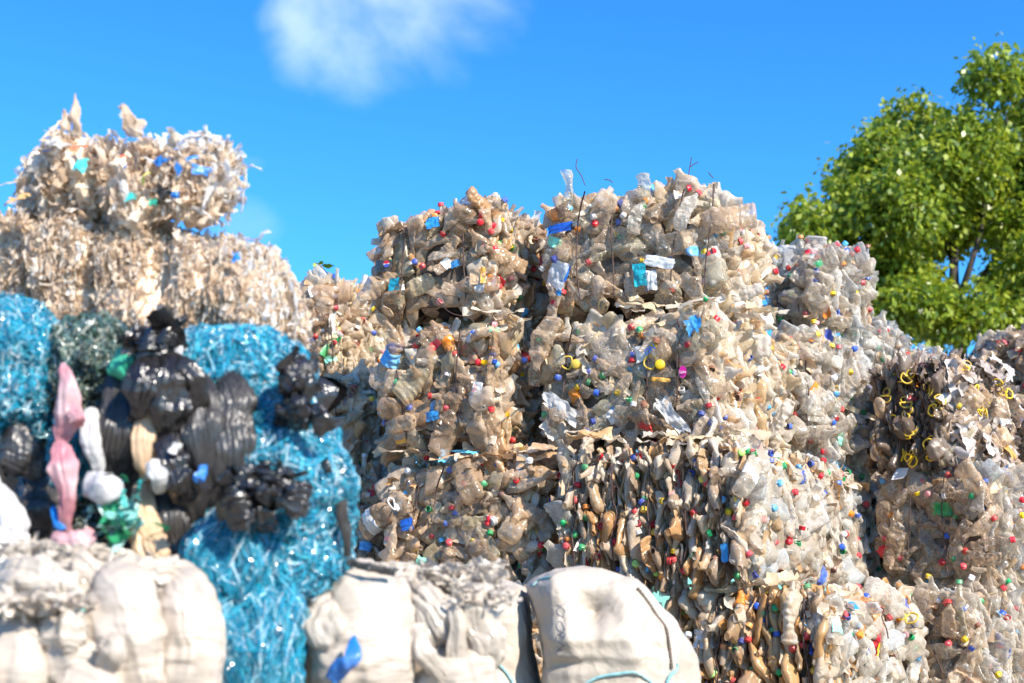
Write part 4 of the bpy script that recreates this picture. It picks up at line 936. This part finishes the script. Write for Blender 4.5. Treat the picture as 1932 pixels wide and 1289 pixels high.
lobes('film_bundle_fold', RC, M['whitef2'], [
    ([(-30, 1110, 3.4), (50, 1105, 3.24), (150, 1120, 3.26)], [48, 64, 40], dict(pleats=7, amp=.12, wr=.006)),
    ([(60, 1060, 3.44), (130, 1070, 3.34), (180, 1110, 3.3)], [28, 40, 30], dict(pleats=7, amp=.14, wr=.006)),
    ([(85, 1200, 3.24), (130, 1195, 3.16), (180, 1215, 3.22)], [26, 44, 26], dict(pleats=9, amp=.14, wr=.006)),
    ([(200, 1200, 3.2), (205, 1235, 3.14), (195, 1260, 3.2)], [20, 28, 14], dict(pleats=7, amp=.18)),
    ([(200, 1075, 3.4), (260, 1085, 3.3), (330, 1090, 3.36)], [26, 38, 28], dict(pleats=8, amp=.12, wr=.006)),
    ([(-40, 1040, 3.5), (60, 1050, 3.42), (180, 1065, 3.42), (330, 1080, 3.5)], [24, 34, 32, 18], dict(pleats=6, amp=.2, wr=.008)),
])
c = P(740, 1289, 3.9); c[2] = 0
RD = thing('film_bundle', 'lumpy bundle of glossy white film with a blue scrap, left of the woven sacks', 'bale', c, 'bundles of white film along the bottom')
lobes('film_bundle_fold', RD, M['whitef'], [
    ([(640, 1100, 3.8), (670, 1160, 3.66), (690, 1240, 3.62), (690, 1340, 3.66), (690, 1500, 3.7)], [60, 92, 98, 96, 90], dict(pleats=7, amp=.05, wr=.0045, wf=(8, 30, 50), irr=.05, hw=.025, crk=.05, rings=150)),
    ([(840, 1200, 3.8), (850, 1260, 3.72), (850, 1340, 3.72), (850, 1500, 3.75)], [60, 80, 88, 84], dict(pleats=5, amp=.05)),
])
lobes('film_bundle_fold', RD, M['whitef2'], [
    ([(590, 1110, 3.72), (562, 1180, 3.66), (560, 1260, 3.68), (570, 1340, 3.7)], [28, 36, 32, 26], dict(pleats=8, amp=.12, wr=.006)),
    ([(600, 1130, 3.66), (615, 1180, 3.56), (618, 1230, 3.6)], [30, 46, 34], dict(pleats=6, amp=.08, wr=.005)),
    ([(720, 1090, 3.76), (745, 1130, 3.68), (765, 1200, 3.68)], [20, 30, 16], dict(pleats=7, amp=.15)),
    ([(765, 1110, 3.8), (800, 1140, 3.7), (830, 1180, 3.7), (830, 1215, 3.76)], [24, 44, 50, 26], dict(pleats=10, amp=.15, wr=.006)),
    ([(870, 1110, 3.8), (890, 1140, 3.72), (905, 1200, 3.7), (895, 1255, 3.76)], [22, 46, 50, 30], dict(pleats=9, amp=.15, wr=.006)),
    ([(868, 1120, 3.72), (862, 1180, 3.64), (868, 1260, 3.68)], [12, 14, 20], dict(pleats=6, amp=.15)),
    ([(560, 1088, 3.86), (680, 1085, 3.8), (800, 1098, 3.8), (930, 1125, 3.9)], [18, 26, 26, 12], dict(pleats=6, amp=.25, wr=.008)),
    ([(790, 1180, 3.66), (800, 1230, 3.6), (850, 1290, 3.66)], [12, 22, 18], dict(pleats=5, amp=.1)),
])
lobes('film_scrap', RD, M['film_blue'], [([(665, 1205, 3.5), (668, 1240, 3.46), (640, 1262, 3.48), (622, 1290, 3.5)], [5, 14, 18, 12], dict(pleats=4, amp=.15, depth=.4))])
# ragged film on top of both bundles
for root, rows in ((RC, [(0, 180, 1030, 1060, 3.4), (180, 330, 1060, 1090, 3.4), (-20, 160, 1120, 1150, 3.2)]), (RD, [(560, 940, 1068, 1100, 3.82), (860, 960, 1110, 1140, 3.72)])):
    pile = Pile()
    for (x0, x1, y0, y1, Y) in rows:
        for k in range(int((x1 - x0) * .9)):
            X = nrm(RNG.normal(0, 1, 3) * np.array([1.6, .7, .5])); Z = nrm(np.cross(X, RNG.normal(0, 1, 3))); V, Fq = random.choice(FLAKE)
            pile.add(V @ np.stack([X, np.cross(Z, X), Z], 0) * random.uniform(.4, 1.0) + P(random.uniform(x0, x1), random.uniform(y0, y1), Y + random.uniform(-.1, .12)), Fq)
    pile.build('film_shreds', [M['whitef2']], root)
# ------------------------------------------------------------------ woven sacks
m, nt = newmat('white_woven_sack'); out = N(nt, 'ShaderNodeOutputMaterial'); pr = N(nt, 'ShaderNodeBsdfPrincipled', Roughness=.55)
tc = N(nt, 'ShaderNodeTexCoord'); nz = N(nt, 'ShaderNodeTexNoise', Scale=3.5, Detail=8.0); L(nt, tc.outputs['Object'], nz.inputs['Vector'])
L(nt, ramp(nt, nz.outputs[0], [(.36, .295, .225), (.45, .385, .31), (.49, .43, .36)], False), pr.inputs['Base Color'])
wv = N(nt, 'ShaderNodeTexWave', Scale=110.0, Distortion=1.0); L(nt, tc.outputs['Object'], wv.inputs['Vector'])
wr = N(nt, 'ShaderNodeTexNoise', Scale=16.0, Detail=7.0, Distortion=1.2); L(nt, tc.outputs['Object'], wr.inputs['Vector'])
cr = N(nt, 'ShaderNodeTexVoronoi', Scale=9.0, feature='DISTANCE_TO_EDGE'); L(nt, tc.outputs['Object'], cr.inputs['Vector'])
hh = math_(nt, 'ADD', math_(nt, 'ADD', math_(nt, 'MULTIPLY', wv.outputs[0], .06), wr.outputs[0]), math_(nt, 'MULTIPLY', math_(nt, 'MINIMUM', cr.outputs[0], .12), 2.0))
bp = N(nt, 'ShaderNodeBump', Strength=.55, Distance=.012); L(nt, hh, bp.inputs['Height']); L(nt, bp.outputs[0], pr.inputs['Normal']); L(nt, pr.outputs[0], out.inputs[0]); M['woven'] = m
M['rope'] = plastic('brown_rope', [(.16, .12, .09)], dirt=.5, dirtcol=(.05, .04, .035), rough=.7, transl=0, bump=1, bscale=200)
M['seam'] = plastic('pale_teal_cord', [(.25, .50, .52)], dirt=.7, dirtcol=(.45, .38, .28), rough=.6, transl=0, bump=1, bscale=200)
def sack(name, label, prof, Y, dep, seed, folds):
    """prof: rows (py, x_left, x_right) from the crown to the foot, in pixels at depth Y"""
    rows = np.array(prof, float); n = 110; seg = 180
    t = np.linspace(0, 1, n) ** 1.15; key = np.linspace(0, 1, len(rows))
    py = np.interp(t, key, rows[:, 0]); xl = np.interp(t, key, rows[:, 1]); xr = np.interp(t, key, rows[:, 2])
    k = np.ones(5) / 5
    for a in (xl, xr): a[2:-2] = np.convolve(a, k, 'valid')
    base = P((rows[-1, 1] + rows[-1, 2]) / 2, rows[-1, 0], Y); base[2] = 0
    th = np.arange(seg) * 2 * math.pi / seg; V = np.zeros((n, seg, 3))
    for i in range(n):
        a = P(xl[i], py[i], Y); b_ = P(xr[i], py[i], Y); w = (b_[0] - a[0]) / 2; d = dep * min(1, (w / ((rows[-1, 2] - rows[-1, 1]) * Y / F / 2))) 
        cx = (a[0] + b_[0]) / 2; e = 2 / 2.5
        x = np.sign(np.cos(th)) * np.abs(np.cos(th)) ** e; y = np.sign(np.sin(th)) * np.abs(np.sin(th)) ** e
        V[i] = np.stack([cx + w * x, Y + d * y + 0 * th, a[2] + 0 * th], -1)
    V[0] = V[1].mean(0) + (V[0] - V[1].mean(0)) * .02 + np.array([0, 0, .004])
    Q = V.copy()
    out = nrm(V - np.array([V[..., 0].mean(), Y, V[..., 2].mean()]))
    dsp = .014 * fbm(Q, 3.5, seed, 2) + .034 * ridge(Q * np.array([1.3, 1, .8]), 2.8, seed + 2) + .012 * ridge(Q * np.array([1.3, 1, .6]), 6.5, seed + 12) + .004 * ridge(Q * np.array([1, 1, 1.2]), 10, seed + 3) + .0025 * ridge(Q, 26, seed + 4)
    for (fx, fy, rx, ry, am) in folds:     # soft dents and bulges pressed into the cloth
        q = P(fx, fy, Y - dep); dsp = dsp + am * np.exp(-(((Q[..., 0] - q[0]) / (rx * Y / F)) ** 2 + ((Q[..., 2] - q[2]) / (ry * Y / F)) ** 2)) * (Q[..., 1] < Y)
    dsp = dsp - .034 - .010 * np.abs(vn(Q, 9, seed + 20)) - .006 * np.abs(vn(Q, 19, seed + 21))
    V = V + out * dsp[..., None]
    root = thing(name, label, 'sack', base, 'white woven sacks'); Vf = V.reshape(-1, 3); Fq = grid_faces(n, seg, True)
    part('sack_body', Vf, Fq, M['woven'], root)
    bv = BVHTree.FromPolygons(Vf.tolist(), Fq.tolist())
    def proj(px, py, off=.006):
        d = ray(px, py); d = d / np.linalg.norm(d); h = bv.ray_cast(Vector(CAM.tolist()), Vector(d.tolist()))
        return (np.array(h[0]) - d * off) if h[0] is not None else P(px, py, Y - dep * .6)
    return root, proj
rA, pA = sack('woven_sack', 'white woven sack half hidden behind the lumpy film bundle, its peak folded over', [(1062, 832, 856), (1066, 815, 880), (1078, 775, 905), (1098, 735, 960), (1112, 715, 992), (1150, 700, 1000), (1220, 695, 1006), (1300, 690, 1022), (1420, 690, 1030), (1560, 700, 1025)], 5.05, .34, 5, [(860, 1100, 30, 20, .03), (930, 1170, 30, 90, -.02), (975, 1200, 20, 70, .03)])
rB, pB = sack('woven_sack', 'big white woven sack with a dark rope and handwritten marks on its front', [(1064, 1112, 1128), (1070, 1070, 1150), (1084, 1010, 1176), (1102, 988, 1202), (1130, 992, 1228), (1165, 996, 1262), (1210, 1000, 1298), (1250, 1004, 1314), (1300, 1010, 1322), (1420, 1020, 1326), (1560, 1030, 1318)], 4.95, .36, 9,
    [(1120, 1135, 46, 26, -.055), (1060, 1130, 22, 20, .02), (1180, 1150, 40, 40, .03), (1190, 1230, 30, 60, .02), (1215, 1180, 16, 40, -.03), (1100, 1200, 60, 30, .025), (1080, 1262, 60, 12, -.02), (1025, 1200, 16, 80, -.02)])
def cord(root, proj, pts, r, mat, name, n=80, off=.005):
    q = smooth_path([(a, b_, 0) for a, b_ in pts], n); V3 = np.array([proj(a, b_, off) for a, b_, _ in q])
    for _ in range(3): V3[1:-1] = (V3[:-2] + V3[1:-1] * 2 + V3[2:]) / 4
    V, Fq = tube(V3, r * (1 + .15 * np.sin(np.arange(n) * 1.9)), 8); part(name, V, Fq, M[mat], root)
cord(rB, pB, [(1203, 1110), (1222, 1135), (1238, 1160), (1256, 1185), (1262, 1215), (1266, 1245), (1268, 1262)], .0055, 'rope', 'rope')
cord(rB, pB, [(1277, 1252), (1276, 1264), (1264, 1276), (1258, 1292)], .006, 'seam', 'seam_cord')
cord(rB, pB, [(1100, 1292), (1130, 1278), (1165, 1272), (1200, 1270), (1232, 1290)], .005, 'seam', 'seam_cord')
cord(rB, pB, [(1004, 1107), (1018, 1094), (1040, 1089)], .004, 'seam', 'seam_cord')
cord(rA, pA, [(936, 1250), (955, 1268), (968, 1290)], .005, 'seam', 'seam_cord')
cord(rA, pA, [(832, 1064), (834, 1082), (850, 1088), (880, 1074)], .003, 'rope', 'seam_cord')
# handwriting, read from bottom to top: 1220
for s in ([(1053, 1226), (1065, 1218)], [(1051, 1232), (1053, 1226), (1060, 1228)], [(1064, 1218), (1050, 1210), (1050, 1200), (1058, 1196), (1064, 1206), (1066, 1196)], [(1064, 1194), (1052, 1188), (1050, 1176), (1058, 1172), (1064, 1184), (1066, 1190)],
          [(1064, 1165), (1052, 1158), (1052, 1148), (1060, 1146), (1066, 1154), (1062, 1162)], [(1050, 1142), (1062, 1142), (1068, 1134)]):
    cord(rB, pB, [(a, b_) for a, b_ in s], .0007, 'ink', 'handwriting', 26, .002)

# ------------------------------------------------------------------ tree behind the yard
m, nt = newmat('leaves'); out = N(nt, 'ShaderNodeOutputMaterial')
col = ramp(nt, rnd(nt), [(.15, .23, .015), (.23, .31, .022), (.06, .12, .012), (.30, .37, .035), (.16, .24, .018), (.38, .44, .07), (.07, .14, .012)])
pr = N(nt, 'ShaderNodeBsdfPrincipled', Roughness=.38); pr.inputs['Specular IOR Level'].default_value = .5; L(nt, col, pr.inputs['Base Color'])
tr = N(nt, 'ShaderNodeBsdfTranslucent'); L(nt, mixc(nt, .5, col, (.60, .66, .04), 'MIX'), tr.inputs[0])
mx = N(nt, 'ShaderNodeMixShader'); mx.inputs[0].default_value = .42; L(nt, pr.outputs[0], mx.inputs[1]); L(nt, tr.outputs[0], mx.inputs[2]); L(nt, mx.outputs[0], out.inputs[0]); M['leaf'] = m
M['bark'] = plastic('bark', [(.07, .055, .045)], dirt=.5, dirtcol=(.035, .03, .025), rough=.9, transl=0, bump=1, bscale=14, wrinkle=(1, 1, .25))
TY = 18.0
tb = P(1815, 1150, TY); tb[2] = 0
TR = thing('broadleaf_tree', 'large bright green broadleaf tree with several dark stems behind the right-hand bales', 'tree', tb)
LOB = [(1530, 425, 62), (1500, 450, 40), (1585, 390, 72), (1630, 320, 66), (1655, 275, 52), (1700, 255, 72), (1722, 200, 50), (1780, 240, 72), (1822, 190, 52), (1860, 230, 66), (1900, 205, 52), (1950, 240, 80), (1640, 430, 84), (1700, 360, 86), (1590, 490, 72), (1560, 540, 66), (1650, 530, 60), (1680, 470, 60), (1690, 600, 46), (1650, 600, 46), (1785, 320, 82), (1860, 320, 84), (1930, 350, 84), (2000, 400, 110), (1895, 430, 66), (1945, 500, 74), (1915, 590, 46), (2060, 300, 120), (2150, 450, 120), (2080, 560, 100), (1800, 612, 46), (1740, 625, 40), (1870, 625, 40), (1742, 420, 50), (1700, 560, 60), (1890, 530, 50), (1720, 480, 44), (1815, 400, 44), (1745, 560, 34)]
V = []; cl = []
for (px, py, r) in LOB:
    R = r * TY / F * .92; c = P(px + 14, py + 4, TY) + np.array([0, random.uniform(-1.0, 1.2), 0])
    for k in range(int(10 + R * R * 190)):
        d = nrm(RNG.normal(0, 1, 3)); rad = R * random.uniform(.7, 1.05)
        cl.append((c + d * rad * np.array([1, 1.3, .9]), nrm(d + np.array([0, 0, -.2])), R))
print('clumps', len(cl))
LV = []; LF = 0
cc = np.array([c[0] for c in cl]); n = len(cl); k = 42
P0 = np.repeat(cc, k, 0) + RNG.normal(0, 1, (n * k, 3)) * np.array([.11, .11, .10]) + 0
D = nrm(np.repeat(np.array([c[1] for c in cl]), k, 0) * .6 + RNG.normal(0, .6, (n * k, 3)) + np.array([0, 0, -.7]))
S = nrm(np.cross(D, RNG.normal(0, 1, (n * k, 3)))); Nn = np.cross(D, S)
ll = RNG.uniform(.07, .125, (n * k, 1)); ww = ll * .30
a = P0; b_ = P0 + D * ll * .5 + S * ww + Nn * ll * .06; c_ = P0 + D * ll - Nn * ll * .05; d_ = P0 + D * ll * .5 - S * ww + Nn * ll * .06
LVv = np.stack([a, b_, c_, d_], 1).reshape(-1, 3); LFf = np.arange(len(LVv)).reshape(-1, 4)
o = part('crown', LVv, LFf, M['leaf'], TR)
# trunks and limbs
tp = Pile()
def limb(pts, r0, r1, n=26):
    q = smooth_path([P(a, b, TY + c) for a, b, c in pts], n); q = q + .03 * vec_noise(q, 1.5, 3)
    V, Fq = tube(q, np.linspace(r0, r1, n), 10); return V, Fq
TRK = [([(1812, 1240, 0), (1812, 900, 0), (1810, 640, 0), (1800, 560, 0), (1798, 500, 0), (1806, 400, .1), (1812, 300, .1)], .11, .03),
       ([(1804, 640, 0), (1775, 590, .2), (1745, 530, .3), (1715, 470, .3), (1700, 400, .3)], .05, .015), ([(1808, 560, 0), (1830, 500, -.2), (1850, 430, -.2), (1860, 340, 0)], .05, .015),
       ([(1800, 500, 0), (1775, 440, .2), (1745, 400, .2), (1735, 330, .2)], .05, .015), ([(1812, 660, 0), (1832, 600, .3), (1842, 540, .3), (1880, 480, .3)], .05, .015), ([(1815, 700, 0), (1860, 620, .2), (1875, 540, .2), (1920, 470, .2)], .04, .012),
       ([(1800, 480, 0), (1760, 430, -.1), (1725, 415, -.1)], .03, .01), ([(1790, 620, .3), (1765, 560, .4), (1735, 500, .5), (1690, 440, .5)], .03, .01), ([(1700, 470, .3), (1640, 440, .3), (1580, 430, .3)], .03, .01), ([(1735, 330, .2), (1690, 280, .2), (1650, 270, .2)], .03, .01), ([(1860, 340, 0), (1890, 270, 0), (1900, 210, 0)], .03, .008)]
V, Fq = limb(*TRK[0]); part('trunk', V, Fq, M['bark'], TR)
for t in TRK[1:]:
    V, Fq = limb(*t); part('branch', V, Fq, M['bark'], TR)
# green twig blown onto the rear bale
TW = thing('green_twig', 'small green leafy twig sticking up from the rear left stack', 'twig', P(605, 512, 8.3))
V, Fq = tube(smooth_path([P(*q) for q in [(618, 516, 8.3), (608, 506, 8.3), (600, 498, 8.3), (592, 497, 8.3)]], 20), .003); part('stem', V, Fq, M['bark'], TW)
lv = []
for (x, y, dx, dy) in [(600, 498, 10, -4), (606, 502, 14, -2), (598, 497, -8, 6), (612, 504, 14, 0), (604, 500, 6, -8), (610, 500, 22, 2), (596, 498, -6, 3)]:
    a = P(x, y, 8.3); b2 = P(x + dx, y + dy, 8.28); s_ = nrm(np.cross(b2 - a, (0, 1, .3))) * .012; mid = (a + b2) / 2
    lv.append([a, mid + s_, b2, mid - s_])
part('leaf', np.array(lv).reshape(-1, 3), np.arange(len(lv) * 4).reshape(-1, 4), M['leaf'], TW)

# ------------------------------------------------------------------ ground, sky, sun, camera
m, nt = newmat('dusty_ground'); out = N(nt, 'ShaderNodeOutputMaterial'); pr = N(nt, 'ShaderNodeBsdfPrincipled', Roughness=.9)
tc = N(nt, 'ShaderNodeTexCoord'); nz = N(nt, 'ShaderNodeTexNoise', Scale=1.5, Detail=10.0); L(nt, tc.outputs['Object'], nz.inputs['Vector'])
L(nt, ramp(nt, nz.outputs[0], [(.16, .13, .10), (.30, .26, .21), (.38, .33, .27)], False), pr.inputs['Base Color'])
bp = N(nt, 'ShaderNodeBump', Strength=.6, Distance=.03); nz2 = N(nt, 'ShaderNodeTexNoise', Scale=25.0, Detail=8.0); L(nt, tc.outputs['Object'], nz2.inputs['Vector']); L(nt, nz2.outputs[0], bp.inputs['Height']); L(nt, bp.outputs[0], pr.inputs['Normal'])
L(nt, pr.outputs[0], out.inputs[0])
g = np.linspace(-1, 1, 60); gx, gy = np.meshgrid(g * abs(g) * 400, g * abs(g) * 400, indexing='ij'); gz = .02 * vn(np.stack([gx, gy, gx * 0], -1), .7, 3) - .03
o = link('ground', mesh('ground', np.stack([gx, gy, gz], -1).reshape(-1, 3), grid_faces(60, 60), [m])); o['kind'] = 'structure'

SUN = nrm(np.array([.52, -.64, .58]))
sun = bpy.data.lights.new('sun', 'SUN'); sun.energy = 4.8; sun.angle = math.radians(.5); sun.color = (1, .915, .80)
so = link('sun', sun); so.rotation_euler = Vector([float(c) for c in SUN]).to_track_quat('Z', 'Y').to_euler()
w = bpy.data.worlds.new('World'); SC.world = w; w.use_nodes = True; nt = w.node_tree; nt.nodes.clear()
sky = N(nt, 'ShaderNodeTexSky'); sky.sky_type = 'NISHITA'; sky.sun_disc = False
sky.sun_elevation = math.asin(SUN[2]); sky.sun_rotation = math.atan2(SUN[0], SUN[1])
sky.ozone_density = 1.0; sky.dust_density = .4; sky.air_density = 1.1
hs = N(nt, 'ShaderNodeHueSaturation', Saturation=1.3, Value=1.0); L(nt, sky.outputs[0], hs.inputs['Color'])
hs_out = mixc(nt, 1.0, hs.outputs[0], (.36, .99, 1.58), 'MULTIPLY')
tc = N(nt, 'ShaderNodeTexCoord')
def cloudmask(px, py, rx, ry, strength, seed, thr):
    d = nrm(ray(px, py)); xx = nrm(np.cross(d, (0, 0, 1))); zz = np.cross(xx, d)
    def dot(v, k):
        q = N(nt, 'ShaderNodeVectorMath', operation='DOT_PRODUCT'); L(nt, tc.outputs['Generated'], q.inputs[0]); q.inputs[1].default_value = [float(c) for c in v]
        return math_(nt, 'DIVIDE', q.outputs['Value'], k)
    a, b_ = dot(xx, rx / F), dot(zz, ry / F)
    nz = N(nt, 'ShaderNodeTexNoise', Scale=9.0, Detail=6.0, Roughness=.5, Distortion=.25); mp = N(nt, 'ShaderNodeMapping'); mp.inputs['Location'].default_value = (seed, 0, 0)
    L(nt, tc.outputs['Generated'], mp.inputs[0]); L(nt, mp.outputs[0], nz.inputs['Vector'])
    r2 = math_(nt, 'ADD', math_(nt, 'MULTIPLY', a, a), math_(nt, 'MULTIPLY', b_, b_))
    fw = dot(d, 1.0)
    v = math_(nt, 'SUBTRACT', math_(nt, 'ADD', math_(nt, 'MULTIPLY', math_(nt, 'SUBTRACT', nz.outputs[0], .5), 3.4), thr), r2)
    mr = N(nt, 'ShaderNodeMapRange', interpolation_type='SMOOTHSTEP'); L(nt, v, mr.inputs[0]); mr.inputs[1].default_value = -.2; mr.inputs[2].default_value = 1.3; mr.inputs[4].default_value = strength
    return math_(nt, 'MULTIPLY', mr.outputs[0], math_(nt, 'GREATER_THAN', fw, 0.0))
c1 = cloudmask(745, 22, 225, 165, .6, 1.3, .85)
c2 = cloudmask(470, 430, 90, 60, .16, 4.1, .7)
c3 = cloudmask(470, 305, 40, 22, .14, 7.7, .6)
cm = math_(nt, 'ADD', math_(nt, 'ADD', c1, c2), c3, True)
col = mixc(nt, cm, hs_out, (8.2, 9.2, 10.2))
bg = N(nt, 'ShaderNodeBackground', Strength=.092); L(nt, col, bg.inputs[0]); ow = N(nt, 'ShaderNodeOutputWorld'); L(nt, bg.outputs[0], ow.inputs[0])

cam = bpy.data.cameras.new('camera'); co = link('camera', cam); SC.camera = co
cam.sensor_width = 36; cam.lens = F / 1932 * 36; cam.clip_end = 2000; cam.clip_start = .05
co.location = CAM.tolist(); co.rotation_euler = (math.pi / 2 + PITCH, 0, 0)
cam.dof.use_dof = True; cam.dof.focus_distance = 6.9; cam.dof.aperture_fstop = 2.4; cam.dof.aperture_blades = 9
SC.view_settings.view_transform = 'Standard'; SC.view_settings.look = 'None'; SC.view_settings.gamma = 1; SC.view_settings.exposure = .95
SC.render.engine = 'CYCLES'
SC.cycles.max_bounces = 8; SC.cycles.diffuse_bounces = 3; SC.cycles.glossy_bounces = 2; SC.cycles.transmission_bounces = 3; SC.cycles.transparent_max_bounces = 10
SC.cycles.caustics_reflective = False; SC.cycles.caustics_refractive = False
SC.cycles.use_denoising = True; SC.cycles.sample_clamp_indirect = 4
try: SC.cycles.denoiser = 'OPENIMAGEDENOISE'
except Exception: pass
SC.cycles.use_adaptive_sampling = True; SC.cycles.adaptive_threshold = .03
